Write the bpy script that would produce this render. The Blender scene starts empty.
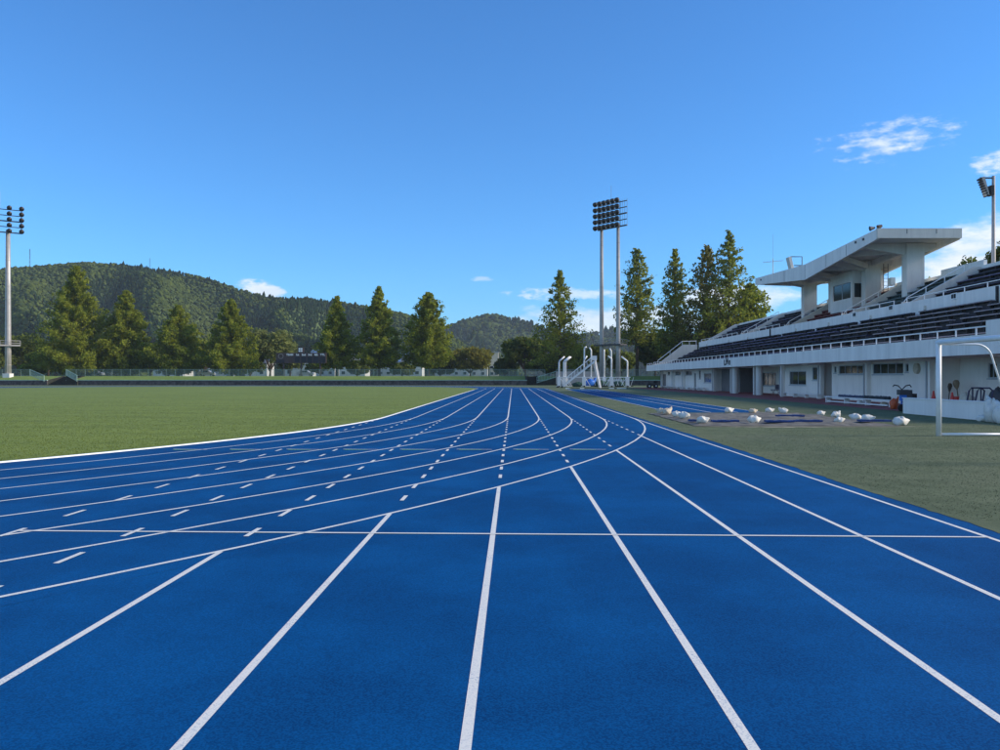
import bpy, math, random
import numpy as np
from mathutils import Vector, Matrix

random.seed(7)
rng = np.random.default_rng(11)
SC = bpy.context.scene
COL = SC.collection
R = math.radians

# ------------------------------------------------------------------ camera
F, CX, CY, H = 818.0, 513.1, 377.8, 1.574
cam_d = bpy.data.cameras.new("camera")
cam = bpy.data.objects.new("camera", cam_d)
COL.objects.link(cam)
cam_d.sensor_width = 36.0
cam_d.lens = 36.0 * F / 1000.0
cam_d.clip_start = 0.1
cam_d.clip_end = 8000.0
cam.location = (0.0, 0.0, H)
cam.rotation_euler = (R(90.0), 0.0, 0.0)
cam_d.shift_x = -(CX - 500.0) / 1000.0
cam_d.shift_y = (CY - 375.0) / 1000.0
SC.camera = cam

# ------------------------------------------------------------------ light
SUN_EL, SUN_AZ = R(28.0), R(92.0)          # azimuth clockwise from +Y
SKY_STRENGTH = 0.10
world = bpy.data.worlds.new("World")
SC.world = world
world.use_nodes = True
sun_d = bpy.data.lights.new("sun", 'SUN')
sun_d.energy = 3.4
sun_d.angle = R(11.0)
sun_d.color = (1.0, 0.86, 0.68)
sun = bpy.data.objects.new("sun", sun_d)
COL.objects.link(sun)
sd = Vector((math.sin(SUN_AZ) * math.cos(SUN_EL), math.cos(SUN_AZ) * math.cos(SUN_EL), math.sin(SUN_EL)))
sun.rotation_euler = sd.to_track_quat('Z', 'Y').to_euler()
sun.location = (60, -20, 60)
SC.view_settings.view_transform = 'Standard'
SC.view_settings.look = 'None'
SC.view_settings.gamma = 1.0
SC.view_settings.use_curve_mapping = False
SC.view_settings.exposure = 0.68


class NT:
    """small helper to write node trees"""
    def __init__(self, tree):
        self.t = tree
        tree.nodes.clear()

    def n(self, kind, **kw):
        nd = self.t.nodes.new(kind)
        for k, v in kw.items():
            if k.startswith('i_'):
                key = k[2:]
                nd.inputs[int(key) if key.isdigit() else key.replace('_', ' ')].default_value = v
            else:
                setattr(nd, k, v)
        return nd

    def l(self, a, b):
        self.t.links.new(a, b)

    def m(self, op, a, b=None, c=None, clamp=False):
        nd = self.t.nodes.new('ShaderNodeMath')
        nd.operation = op
        nd.use_clamp = clamp
        for i, s in enumerate((a, b, c)):
            if s is None:
                continue
            if isinstance(s, (int, float)):
                nd.inputs[i].default_value = s
            else:
                self.l(s, nd.inputs[i])
        return nd.outputs[0]

    def step(self, x, a, b):
        nd = self.t.nodes.new('ShaderNodeMapRange')
        nd.interpolation_type = 'SMOOTHSTEP'
        self.l(x, nd.inputs['Value'])
        nd.inputs['From Min'].default_value = a
        nd.inputs['From Max'].default_value = b
        return nd.outputs['Result']


def build_world():
    w = NT(world.node_tree)
    out = w.n('ShaderNodeOutputWorld')
    bg = w.n('ShaderNodeBackground')
    bg.inputs['Strength'].default_value = SKY_STRENGTH
    sky = w.n('ShaderNodeTexSky')
    sky.sky_type = 'NISHITA'
    sky.sun_disc = False
    sky.sun_elevation = SUN_EL
    sky.sun_rotation = SUN_AZ
    sky.altitude = 200.0
    sky.air_density = 1.0
    sky.dust_density = 0.25
    sky.ozone_density = 4.0
    tc = w.n('ShaderNodeTexCoord')
    sx = w.n('ShaderNodeSeparateXYZ')
    w.l(tc.outputs['Generated'], sx.inputs[0])
    az = w.m('ARCTAN2', sx.outputs['X'], sx.outputs['Y'])
    el = w.m('ARCSINE', sx.outputs['Z'])
    cv = w.n('ShaderNodeCombineXYZ')
    w.l(az, cv.inputs[0])
    w.l(w.m('MULTIPLY', el, 2.6), cv.inputs[1])

    def noise(scale, detail, rough, off):
        mp = w.n('ShaderNodeVectorMath', operation='ADD')
        w.l(cv.outputs[0], mp.inputs[0])
        mp.inputs[1].default_value = off
        nz = w.n('ShaderNodeTexNoise')
        nz.inputs['Scale'].default_value = scale
        nz.inputs['Detail'].default_value = detail
        nz.inputs['Roughness'].default_value = rough
        w.l(mp.outputs[0], nz.inputs['Vector'])
        return nz.outputs['Fac']

    n1 = noise(42.0, 7.0, 0.6, (0.3, 1.7, 0.0))
    n2 = noise(13.0, 6.0, 0.58, (2.3, 0.4, 0.0))
    n3 = noise(5.0, 4.0, 0.5, (5.1, 3.4, 0.0))

    def patch(px, py, hx, hy, tilt=0.0):
        a0 = math.atan((px - CX) / F)
        e0 = math.atan((CY - py) / F * math.cos(a0))
        da = w.m('SUBTRACT', az, a0)
        de = w.m('SUBTRACT', el, e0)
        de = w.m('SUBTRACT', de, w.m('MULTIPLY', da, tilt))
        u = w.m('MULTIPLY', da, F / hx)
        v = w.m('MULTIPLY', de, F / hy)
        r2 = w.m('ADD', w.m('MULTIPLY', u, u), w.m('MULTIPLY', v, v))
        return w.m('SUBTRACT', 1.0, r2)          # 1 in the middle, 0 on the rim

    def cloud(p, nz, lo, hi, gain=0.75, cov=0.35):
        d = w.m('ADD', w.m('MULTIPLY', nz, 1.0), w.m('MULTIPLY', w.m('MAXIMUM', p, -1.5), cov))
        return w.m('MULTIPLY', w.step(d, lo, hi), gain)

    cl = []
    cl.append(cloud(patch(893, 140, 78, 27, 0.05), n1, 0.68, 1.06, 0.8))
    cl.append(cloud(patch(1005, 160, 40, 16, 0.1), n1, 0.66, 0.95, 0.8))
    cl.append(cloud(patch(985, 252, 105, 36, 0.22), n2, 0.58, 0.86, 0.97))
    cl.append(cloud(patch(890, 283, 60, 12, 0.0), n2, 0.64, 0.92, 0.7))
    cl.append(cloud(patch(568, 294, 90, 9, 0.0), n1, 0.66, 0.92, 0.6))
    cl.append(cloud(patch(484, 279, 20, 4, -0.05), n1, 0.66, 0.95, 0.45))
    cl.append(cloud(patch(262, 290, 27, 12, -0.15), n1, 0.60, 0.86, 0.95, 0.42))
    cl.append(cloud(patch(620, 322, 190, 19, 0.0), n2, 0.58, 0.84, 0.8))
    cl.append(cloud(patch(735, 300, 60, 20, 0.0), n2, 0.58, 0.84, 0.75))
    # unseen cloud round the rest of the sky, made fuller for neutral fill light
    band = w.m('SUBTRACT', 1.0, w.m('ABSOLUTE', w.m('MULTIPLY', w.m('SUBTRACT', el, 0.30), 2.6)))
    away = w.step(w.m('ABSOLUTE', w.m('SUBTRACT', az, 0.05)), 0.62, 0.8)
    gl = w.m('MULTIPLY', w.step(w.m('ADD', w.m('ADD', w.m('MULTIPLY', n2, 0.6), w.m('MULTIPLY', n3, 0.4)), w.m('MULTIPLY', w.m('MAXIMUM', band, -1.5), 0.2)), 0.52, 0.80), 0.8)
    cl.append(w.m('MULTIPLY', gl, away))
    tot = cl[0]
    for c in cl[1:]:
        tot = w.m('MAXIMUM', tot, c)
    shade = w.step(n2, 0.35, 0.75)
    cc = w.n('ShaderNodeMix', data_type='RGBA')
    cc.inputs[6].default_value = (5.2, 5.9, 6.9, 1)
    cc.inputs[7].default_value = (7.4, 7.5, 7.5, 1)
    w.l(shade, cc.inputs[0])
    hs = w.n('ShaderNodeMix', data_type='RGBA', blend_type='MULTIPLY')
    hs.inputs[0].default_value = 1.0
    hs.inputs[7].default_value = (0.43, 0.91, 1.31, 1)
    w.l(sky.outputs[0], hs.inputs[6])
    mx = w.n('ShaderNodeMix', data_type='RGBA')
    w.l(tot, mx.inputs[0])
    w.l(hs.outputs[2], mx.inputs[6])
    w.l(cc.outputs[2], mx.inputs[7])
    w.l(mx.outputs[2], bg.inputs['Color'])
    w.l(bg.outputs[0], out.inputs[0])


build_world()

# ------------------------------------------------------------------ materials
MATS = {}


def mat(name, col, rough=0.7, var=0.12, scale=3.0, bump=0.0, bscale=40.0, metal=0.0, spec=0.4,
        col2=None, streak=None, detail=5.0, grime=0.0):
    m = bpy.data.materials.new(name)
    m.use_nodes = True
    t = NT(m.node_tree)
    out = t.n('ShaderNodeOutputMaterial')
    b = t.n('ShaderNodeBsdfPrincipled')
    b.inputs['Roughness'].default_value = rough
    b.inputs['Metallic'].default_value = metal
    b.inputs['Specular IOR Level'].default_value = spec
    g = t.n('ShaderNodeNewGeometry')
    src = g.outputs['Position']
    if streak:
        mp = t.n('ShaderNodeVectorMath', operation='MULTIPLY')
        mp.inputs[1].default_value = streak
        t.l(src, mp.inputs[0])
        src = mp.outputs[0]
    nz = t.n('ShaderNodeTexNoise')
    nz.inputs['Scale'].default_value = scale
    nz.inputs['Detail'].default_value = detail
    nz.inputs['Roughness'].default_value = 0.65
    t.l(src, nz.inputs['Vector'])
    mr = t.step(nz.outputs['Fac'], 0.3, 0.7)
    mx = t.n('ShaderNodeMix', data_type='RGBA')
    a = [c * (1 - var) for c in col]
    c2 = col2 if col2 else [min(1, c * (1 + var)) for c in col]
    mx.inputs[6].default_value = (*a, 1)
    mx.inputs[7].default_value = (*c2, 1)
    t.l(mr, mx.inputs[0])
    res = mx.outputs[2]
    if grime:
        gm = t.n('ShaderNodeVectorMath', operation='MULTIPLY')
        gm.inputs[1].default_value = (2.6, 2.6, 0.16)
        t.l(g.outputs['Position'], gm.inputs[0])
        gn = t.n('ShaderNodeTexNoise')
        gn.inputs['Scale'].default_value = 1.0
        gn.inputs['Detail'].default_value = 6.0
        gn.inputs['Roughness'].default_value = 0.7
        t.l(gm.outputs[0], gn.inputs['Vector'])
        gx = t.n('ShaderNodeMix', data_type='RGBA')
        t.l(t.m('MULTIPLY', t.step(gn.outputs['Fac'], 0.5, 0.72), grime), gx.inputs[0])
        t.l(res, gx.inputs[6])
        gx.inputs[7].default_value = (0.16, 0.15, 0.135, 1)
        res = gx.outputs[2]
    t.l(res, b.inputs['Base Color'])
    if bump:
        n2 = t.n('ShaderNodeTexNoise')
        n2.inputs['Scale'].default_value = bscale
        n2.inputs['Detail'].default_value = 4.0
        t.l(g.outputs['Position'], n2.inputs['Vector'])
        bp = t.n('ShaderNodeBump')
        bp.inputs['Strength'].default_value = bump
        bp.inputs['Distance'].default_value = 0.02
        t.l(n2.outputs['Fac'], bp.inputs['Height'])
        t.l(bp.outputs[0], b.inputs['Normal'])
    t.l(b.outputs[0], out.inputs[0])
    MATS[name] = m
    return m


def track_mat():
    m = bpy.data.materials.new('track_rubber')
    m.use_nodes = True
    t = NT(m.node_tree)
    out = t.n('ShaderNodeOutputMaterial')
    b = t.n('ShaderNodeBsdfPrincipled')
    b.inputs['Roughness'].default_value = 0.75
    b.inputs['Specular IOR Level'].default_value = 0.06
    g = t.n('ShaderNodeNewGeometry')
    gr = t.n('ShaderNodeTexNoise')
    gr.inputs['Scale'].default_value = 95.0
    gr.inputs['Detail'].default_value = 3.0
    t.l(g.outputs['Position'], gr.inputs['Vector'])
    big = t.n('ShaderNodeTexNoise')
    big.inputs['Scale'].default_value = 0.55
    big.inputs['Detail'].default_value = 6.0
    big.inputs['Roughness'].default_value = 0.62
    t.l(g.outputs['Position'], big.inputs['Vector'])
    st = t.n('ShaderNodeVectorMath', operation='MULTIPLY')
    st.inputs[1].default_value = (3.0, 0.12, 1.0)
    t.l(g.outputs['Position'], st.inputs[0])
    sn = t.n('ShaderNodeTexNoise')
    sn.inputs['Scale'].default_value = 1.0
    sn.inputs['Detail'].default_value = 5.0
    t.l(st.outputs[0], sn.inputs['Vector'])
    v = t.m('ADD', t.m('MULTIPLY', t.step(gr.outputs['Fac'], 0.38, 0.62), 0.50),
            t.m('ADD', t.m('MULTIPLY', t.step(big.outputs['Fac'], 0.34, 0.68), 0.36), t.m('MULTIPLY', sn.outputs['Fac'], 0.22)))
    mx = t.n('ShaderNodeMix', data_type='RGBA')
    mx.inputs[6].default_value = (0.0004, 0.030, 0.108, 1)
    mx.inputs[7].default_value = (0.0016, 0.093, 0.285, 1)
    t.l(v, mx.inputs[0])
    # scuffed, chalky specks
    sp = t.n('ShaderNodeTexNoise')
    sp.inputs['Scale'].default_value = 55.0
    sp.inputs['Detail'].default_value = 4.0
    t.l(g.outputs['Position'], sp.inputs['Vector'])
    scuff = t.m('MULTIPLY', t.step(sp.outputs['Fac'], 0.64, 0.76), t.step(big.outputs['Fac'], 0.5, 0.7))
    mx2 = t.n('ShaderNodeMix', data_type='RGBA')
    t.l(t.m('MULTIPLY', scuff, 0.30), mx2.inputs[0])
    t.l(mx.outputs[2], mx2.inputs[6])
    mx2.inputs[7].default_value = (0.16, 0.27, 0.46, 1)
    t.l(mx2.outputs[2], b.inputs['Base Color'])
    bp = t.n('ShaderNodeBump')
    bp.inputs['Strength'].default_value = 0.35
    bp.inputs['Distance'].default_value = 0.004
    t.l(gr.outputs['Fac'], bp.inputs['Height'])
    t.l(bp.outputs[0], b.inputs['Normal'])
    t.l(b.outputs[0], out.inputs[0])
    return m


def paint_mat():
    m = bpy.data.materials.new('line_paint')
    m.use_nodes = True
    t = NT(m.node_tree)
    out = t.n('ShaderNodeOutputMaterial')
    b = t.n('ShaderNodeBsdfPrincipled')
    b.inputs['Roughness'].default_value = 0.7
    g = t.n('ShaderNodeNewGeometry')
    a = t.n('ShaderNodeTexNoise')
    a.inputs['Scale'].default_value = 110.0
    a.inputs['Detail'].default_value = 3.0
    t.l(g.outputs['Position'], a.inputs['Vector'])
    c = t.n('ShaderNodeTexNoise')
    c.inputs['Scale'].default_value = 2.2
    c.inputs['Detail'].default_value = 5.0
    t.l(g.outputs['Position'], c.inputs['Vector'])
    wear = t.m('MULTIPLY', t.step(a.outputs['Fac'], 0.50, 0.66), t.m('ADD', 0.32, t.m('MULTIPLY', t.step(c.outputs['Fac'], 0.42, 0.70), 0.6)))
    mx = t.n('ShaderNodeMix', data_type='RGBA')
    mx.inputs[6].default_value = (0.68, 0.68, 0.63, 1)
    mx.inputs[7].default_value = (0.16, 0.26, 0.40, 1)
    t.l(wear, mx.inputs[0])
    t.l(mx.outputs[2], b.inputs['Base Color'])
    t.l(b.outputs[0], out.inputs[0])
    return m


def leaf_mat(name, c1, c2, trans=0.35):
    m = bpy.data.materials.new(name)
    m.use_nodes = True
    t = NT(m.node_tree)
    out = t.n('ShaderNodeOutputMaterial')
    at = t.n('ShaderNodeAttribute', attribute_name='tint')
    mx = t.n('ShaderNodeMix', data_type='RGBA')
    mx.inputs[6].default_value = (*c1, 1)
    mx.inputs[7].default_value = (*c2, 1)
    t.l(at.outputs['Fac'], mx.inputs[0])
    d = t.n('ShaderNodeBsdfDiffuse')
    tr = t.n('ShaderNodeBsdfTranslucent')
    t.l(mx.outputs[2], d.inputs['Color'])
    t.l(mx.outputs[2], tr.inputs['Color'])
    ms = t.n('ShaderNodeMixShader')
    ms.inputs[0].default_value = trans
    t.l(d.outputs[0], ms.inputs[1])
    t.l(tr.outputs[0], ms.inputs[2])
    t.l(ms.outputs[0], out.inputs[0])
    return m


def glass_mat(name, col, rough=0.06):
    m = bpy.data.materials.new(name)
    m.use_nodes = True
    b = m.node_tree.nodes['Principled BSDF']
    b.inputs['Base Color'].default_value = (*col, 1)
    b.inputs['Roughness'].default_value = rough
    b.inputs['Specular IOR Level'].default_value = 0.35
    return m


def lawn_mat(name, dark, light, stripe=None, fine=30.0, bump=0.6, dry=None):
    m = bpy.data.materials.new(name)
    m.use_nodes = True
    t = NT(m.node_tree)
    out = t.n('ShaderNodeOutputMaterial')
    b = t.n('ShaderNodeBsdfPrincipled')
    b.inputs['Roughness'].default_value = 0.9
    b.inputs['Specular IOR Level'].default_value = 0.15
    b.inputs['Sheen Weight'].default_value = 0.10
    b.inputs['Sheen Roughness'].default_value = 0.4
    b.inputs['Sheen Tint'].default_value = (0.75, 0.9, 0.4, 1)
    g = t.n('ShaderNodeNewGeometry')

    def nz(scale, detail, stretch=None):
        src = g.outputs['Position']
        if stretch:
            mp = t.n('ShaderNodeVectorMath', operation='MULTIPLY')
            mp.inputs[1].default_value = stretch
            t.l(src, mp.inputs[0])
            src = mp.outputs[0]
        n_ = t.n('ShaderNodeTexNoise')
        n_.inputs['Scale'].default_value = scale
        n_.inputs['Detail'].default_value = detail
        n_.inputs['Roughness'].default_value = 0.62
        t.l(src, n_.inputs['Vector'])
        return n_.outputs['Fac']
    f = nz(fine, 4.0)
    p = nz(0.35, 7.0, stripe)
    q = nz(3.0, 6.0, (1.0, 0.55, 1.0))
    v = t.m('ADD', t.m('MULTIPLY', t.step(f, 0.36, 0.64), 0.30),
            t.m('ADD', t.m('MULTIPLY', t.step(p, 0.34, 0.66), 0.34), t.m('MULTIPLY', t.step(q, 0.38, 0.62), 0.36)))
    mx = t.n('ShaderNodeMix', data_type='RGBA')
    mx.inputs[6].default_value = (*dark, 1)
    mx.inputs[7].default_value = (*light, 1)
    t.l(v, mx.inputs[0])
    res = mx.outputs[2]
    if dry:
        d = nz(0.16, 5.0, (1.0, 1.6, 1.0))
        m2 = t.n('ShaderNodeMix', data_type='RGBA')
        t.l(t.m('MULTIPLY', t.step(d, 0.45, 0.75), 0.55), m2.inputs[0])
        t.l(res, m2.inputs[6])
        m2.inputs[7].default_value = (*dry, 1)
        res = m2.outputs[2]
    t.l(res, b.inputs['Base Color'])
    bp = t.n('ShaderNodeBump')
    bp.inputs['Strength'].default_value = bump
    bp.inputs['Distance'].default_value = 0.02
    t.l(f, bp.inputs['Height'])
    t.l(bp.outputs[0], b.inputs['Normal'])
    t.l(b.outputs[0], out.inputs[0])
    return m


TRACK = track_mat()
PAINT = paint_mat()
LAWN = lawn_mat('infield_turf', (0.052, 0.084, 0.013), (0.182, 0.234, 0.042), stripe=(0.35, 1.6, 1.0), fine=22.0)
APRON = lawn_mat('apron_turf', (0.030, 0.048, 0.029), (0.096, 0.118, 0.074), fine=60.0, bump=0.4, stripe=(1.0, 2.2, 1.0), dry=(0.135, 0.140, 0.098))
GROUND = lawn_mat('ground_grass', (0.045, 0.075, 0.022), (0.10, 0.135, 0.045), fine=8.0)
BANK = lawn_mat('bank_grass', (0.075, 0.135, 0.020), (0.165, 0.225, 0.050), fine=6.0)
RED = mat('red_paving', (0.27, 0.060, 0.050), 0.85, 0.25, 2.0, 0.2)
WHITEWALL = mat('white_wall_paint', (0.85, 0.82, 0.77), 0.75, 0.06, 0.7, 0.12, 25.0, streak=(1.0, 1.0, 0.35), grime=0.12)
FASCIA = mat('fascia_paint', (0.85, 0.82, 0.765), 0.7, 0.08, 0.6, 0.1, 20.0, streak=(1.0, 1.6, 0.25), grime=0.16)
WARMLIT_CREAM = mat('warm_lit_cream', (0.72, 0.67, 0.58), 0.75, 0.08, 0.9, 0.1, 20.0, streak=(1.0, 1.0, 0.3), grime=0.16)  # white paint with the warm light on camera-facing walls put into its colour
CONC = mat('roof_concrete', (0.68, 0.67, 0.64), 0.8, 0.10, 0.5, 0.15, 12.0, streak=(1.0, 1.0, 0.4), grime=0.18)
TREAD = mat('tier_concrete', (0.060, 0.054, 0.060), 0.85, 0.25, 1.2, 0.2)
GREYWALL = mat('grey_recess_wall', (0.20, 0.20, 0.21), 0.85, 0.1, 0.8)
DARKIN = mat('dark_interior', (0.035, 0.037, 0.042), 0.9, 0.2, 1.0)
NAVY = mat('navy_bench_plastic', (0.026, 0.023, 0.062), 0.45, 0.3, 1.5)
PURPLE = mat('faded_purple_bench', (0.17, 0.145, 0.25), 0.55, 0.25, 1.2)
FADED = mat('sun_faded_bench', (0.36, 0.30, 0.31), 0.6, 0.2, 1.2)
REDSEAT = mat('maroon_bench', (0.20, 0.038, 0.035), 0.5, 0.25, 1.5)
TEALSEAT = mat('teal_bench', (0.06, 0.10, 0.11), 0.5, 0.25, 1.5)
WPIPE = mat('white_pipe', (0.86, 0.86, 0.84), 0.35, 0.05, 3.0)
STEEL = mat('galvanised_steel', (0.40, 0.385, 0.37), 0.45, 0.10, 1.2, metal=0.35)
DSTEEL = mat('dark_steel', (0.06, 0.06, 0.065), 0.5, 0.2, 2.0)
LAMP = mat('lamp_housing', (0.020, 0.018, 0.020), 0.45, 0.2, 4.0)
LAMPGREY = mat('lamp_grey', (0.36, 0.34, 0.32), 0.5, 0.1, 4.0)
BLACK = mat('black_rubber', (0.012, 0.012, 0.013), 0.6, 0.2, 5.0)
FENCEG = mat('pale_green_paint', (0.24, 0.33, 0.29), 0.5, 0.1, 2.0)
RAILG = mat('weathered_green_rail', (0.34, 0.50, 0.42), 0.5, 0.15, 2.0)
SHADESTONE = mat('shade_dark_stone', (0.022, 0.024, 0.018), 0.95, 0.4, 2.0, 0.5, 6.0)  # shade of the trees over the stair gap is put into this stone's colour
STONE = mat('dark_stone', (0.060, 0.055, 0.052), 0.9, 0.45, 2.2, 0.6, 6.0, col2=(0.12, 0.105, 0.10))
GLASS = glass_mat('window_glass', (0.012, 0.020, 0.024))
FRAME = mat('window_frame', (0.42, 0.46, 0.50), 0.5, 0.05, 3.0)
BAG = mat('white_sandbag_cloth', (0.72, 0.70, 0.63), 0.85, 0.10, 9.0, 0.5, 60.0)
BAGB = mat('beige_sandbag_cloth', (0.56, 0.49, 0.38), 0.85, 0.12, 9.0, 0.5, 60.0)
TARP = mat('grey_tarp', (0.110, 0.104, 0.084), 0.75, 0.35, 2.5, 0.5, 9.0, col2=(0.185, 0.175, 0.145))
BLUEMAT = mat('blue_mat', (0.010, 0.042, 0.170), 0.6, 0.3, 6.0)
BROWN = mat('scoreboard_brown', (0.060, 0.040, 0.040), 0.7, 0.15, 1.0)
BOARD = mat('score_panel', (0.010, 0.012, 0.022), 0.5, 0.1, 1.0)
LETTER = mat('white_lettering', (0.82, 0.82, 0.82), 0.6, 0.02, 1.0)
BARK = mat('bark', (0.085, 0.060, 0.042), 0.9, 0.3, 3.0)
ORANGE = mat('orange_plastic', (0.55, 0.10, 0.03), 0.5, 0.1, 5.0)
REDCONE = mat('red_cone_plastic', (0.58, 0.045, 0.03), 0.45, 0.1, 5.0)
BLUEPL = mat('blue_plastic', (0.02, 0.16, 0.60), 0.5, 0.1, 5.0)
BROOM = mat('broom_straw', (0.30, 0.23, 0.15), 0.9, 0.2, 20.0)
GREENMARK = mat('green_mark', (0.03, 0.22, 0.10), 0.7, 0.3, 8.0)
SAND = mat('spilled_sand', (0.25, 0.24, 0.175), 0.95, 0.25, 3.0)
CARW = glass_mat('white_car_paint', (0.70, 0.70, 0.70), 0.3)
CARS = glass_mat('silver_car_paint', (0.35, 0.36, 0.38), 0.3)

# ------------------------------------------------------------------ mesh helpers
ORG = {}


class MB:
    def __init__(self):
        self.v = []
        self.f = []

    def quad(self, *p):
        n = len(self.v)
        self.v += [tuple(q) for q in p]
        self.f.append(tuple(range(n, n + len(p))))
        return self

    def box(self, x0, x1, y0, y1, z0, z1):
        n = len(self.v)
        self.v += [(x0, y0, z0), (x1, y0, z0), (x1, y1, z0), (x0, y1, z0),
                   (x0, y0, z1), (x1, y0, z1), (x1, y1, z1), (x0, y1, z1)]
        self.f += [(n, n + 3, n + 2, n + 1), (n + 4, n + 5, n + 6, n + 7), (n, n + 1, n + 5, n + 4),
                   (n + 1, n + 2, n + 6, n + 5), (n + 2, n + 3, n + 7, n + 6), (n + 3, n, n + 4, n + 7)]
        return self

    def obox(self, c, ax, ay, az):
        """oriented box: centre and three half-axis vectors"""
        c, ax, ay, az = Vector(c), Vector(ax), Vector(ay), Vector(az)
        n = len(self.v)
        for s in (-1, 1):
            for a, b in ((-1, -1), (1, -1), (1, 1), (-1, 1)):
                self.v.append(tuple(c + ax * a + ay * b + az * s))
        self.f += [(n, n + 3, n + 2, n + 1), (n + 4, n + 5, n + 6, n + 7), (n, n + 1, n + 5, n + 4),
                   (n + 1, n + 2, n + 6, n + 5), (n + 2, n + 3, n + 7, n + 6), (n + 3, n, n + 4, n + 7)]
        return self

    def beam(self, p, q, w, h):
        p, q = Vector(p), Vector(q)
        d = q - p
        L = d.length
        d.normalize()
        up = Vector((0, 0, 1)) if abs(d.z) < 0.99 else Vector((1, 0, 0))
        s = d.cross(up).normalized()
        u = s.cross(d).normalized()
        return self.obox((p + q) / 2, d * L / 2, s * w / 2, u * h / 2)

    def tube(self, pts, r, n=8, cap=True):
        pts = [Vector(p) for p in pts]
        rr = r if isinstance(r, (list, tuple)) else [r] * len(pts)
        base = len(self.v)
        for i, p in enumerate(pts):
            d = (pts[min(i + 1, len(pts) - 1)] - pts[max(i - 1, 0)]).normalized()
            up = Vector((0, 0, 1)) if abs(d.z) < 0.95 else Vector((1, 0, 0))
            s = d.cross(up).normalized()
            u = s.cross(d).normalized()
            for k in range(n):
                a = 2 * math.pi * k / n
                self.v.append(tuple(p + (s * math.cos(a) + u * math.sin(a)) * rr[i]))
        for i in range(len(pts) - 1):
            for k in range(n):
                a = base + i * n + k
                b = base + i * n + (k + 1) % n
                self.f.append((a, b, b + n, a + n))
        if cap:
            self.f.append(tuple(base + k for k in reversed(range(n))))
            e = base + (len(pts) - 1) * n
            self.f.append(tuple(e + k for k in range(n)))
        return self

    def prism_y(self, poly, y0, y1):
        """polygon in (x,z), extruded along y"""
        n = len(self.v)
        k = len(poly)
        self.v += [(x, y0, z) for x, z in poly] + [(x, y1, z) for x, z in poly]
        self.f.append(tuple(range(n, n + k)))
        self.f.append(tuple(reversed(range(n + k, n + 2 * k))))
        for i in range(k):
            j = (i + 1) % k
            self.f.append((n + i, n + k + i, n + k + j, n + j))
        return self

    def prism_x(self, poly, x0, x1):
        n = len(self.v)
        k = len(poly)
        self.v += [(x0, y, z) for y, z in poly] + [(x1, y, z) for y, z in poly]
        self.f.append(tuple(range(n, n + k)))
        self.f.append(tuple(reversed(range(n + k, n + 2 * k))))
        for i in range(k):
            j = (i + 1) % k
            self.f.append((n + i, n + k + i, n + k + j, n + j))
        return self

    def build(self, name, m, parent=None, smooth=False, fix=True):
        return mesh_obj(name, self.v, self.f, m, parent, smooth, fix)


def mesh_obj(name, v, f, m, parent=None, smooth=False, fix=False, tint=None):
    v = np.asarray(v, dtype=np.float64)
    lo, hi = v.min(0), v.max(0)
    o = Vector(((lo[0] + hi[0]) / 2, (lo[1] + hi[1]) / 2, lo[2]))
    me = bpy.data.meshes.new(name)
    me.from_pydata((v - np.array(o)).tolist(), [], f if isinstance(f, list) else f.tolist())
    if fix:
        import bmesh
        bm = bmesh.new()
        bm.from_mesh(me)
        bmesh.ops.recalc_face_normals(bm, faces=bm.faces)
        bm.to_mesh(me)
        bm.free()
    if tint is not None:
        at = me.attributes.new('tint', 'FLOAT', 'POINT')
        at.data.foreach_set('value', np.asarray(tint, dtype=np.float32))
    if m:
        me.materials.append(m)
    if smooth:
        me.polygons.foreach_set('use_smooth', [True] * len(me.polygons))
    ob = bpy.data.objects.new(name, me)
    COL.objects.link(ob)
    ORG[ob] = o
    if parent:
        ob.parent = parent
        ob.location = o - ORG[parent]
    else:
        ob.location = o
    return ob


def empty(name, loc):
    e = bpy.data.objects.new(name, None)
    e.empty_display_size = 0.5
    COL.objects.link(e)
    e.location = loc
    ORG[e] = Vector(loc)
    return e


def tag(o, label=None, cat=None, group=None, kind=None):
    if label:
        o['label'] = label
    if cat:
        o['category'] = cat
    if group:
        o['group'] = group
    if kind:
        o['kind'] = kind
    return o


def copy_part(src, parent, delta):
    c = src.copy()
    COL.objects.link(c)
    c.parent = parent
    o = ORG[src] + Vector(delta)
    ORG[c] = o
    c.location = o - (ORG[parent] if parent else Vector())
    return c


def X_at(px, Y):
    return (px - CX) / F * Y


def Z_at(py, Y):
    return H + (CY - py) / F * Y


def Y_ground(py):
    return F * H / (py - CY)

# ------------------------------------------------------------------ ground, track, field
LANE = 1.22
L4X = -0.203
R0 = 37.9
XC = L4X - 4 * LANE - R0
YT, YT2 = 32.8, 117.2


def LX(k):
    return L4X + (k - 4) * LANE


def stadium(r, n=96):
    p = []
    for i in range(41):
        p.append((XC + r, YT + (YT2 - YT) * i / 40))
    for i in range(1, n):
        a = math.pi * i / n
        p.append((XC + r * math.cos(a), YT2 + r * math.sin(a)))
    for i in range(41):
        p.append((XC - r, YT2 - (YT2 - YT) * i / 40))
    for i in range(1, n):
        a = math.pi + math.pi * i / n
        p.append((XC + r * math.cos(a), YT + r * math.sin(a)))
    return p


def ring(mb, r0, r1, z):
    a, b = stadium(r0), stadium(r1)
    n = len(a)
    s = len(mb.v)
    mb.v += [(x, y, z) for x, y in a] + [(x, y, z) for x, y in b]
    for i in range(n):
        j = (i + 1) % n
        mb.f.append((s + i, s + n + i, s + n + j, s + j))
    return mb


def sheet(mb, x0, x1, y0, y1, z):
    return mb.quad((x0, y0, z), (x1, y0, z), (x1, y1, z), (x0, y1, z))


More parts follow.
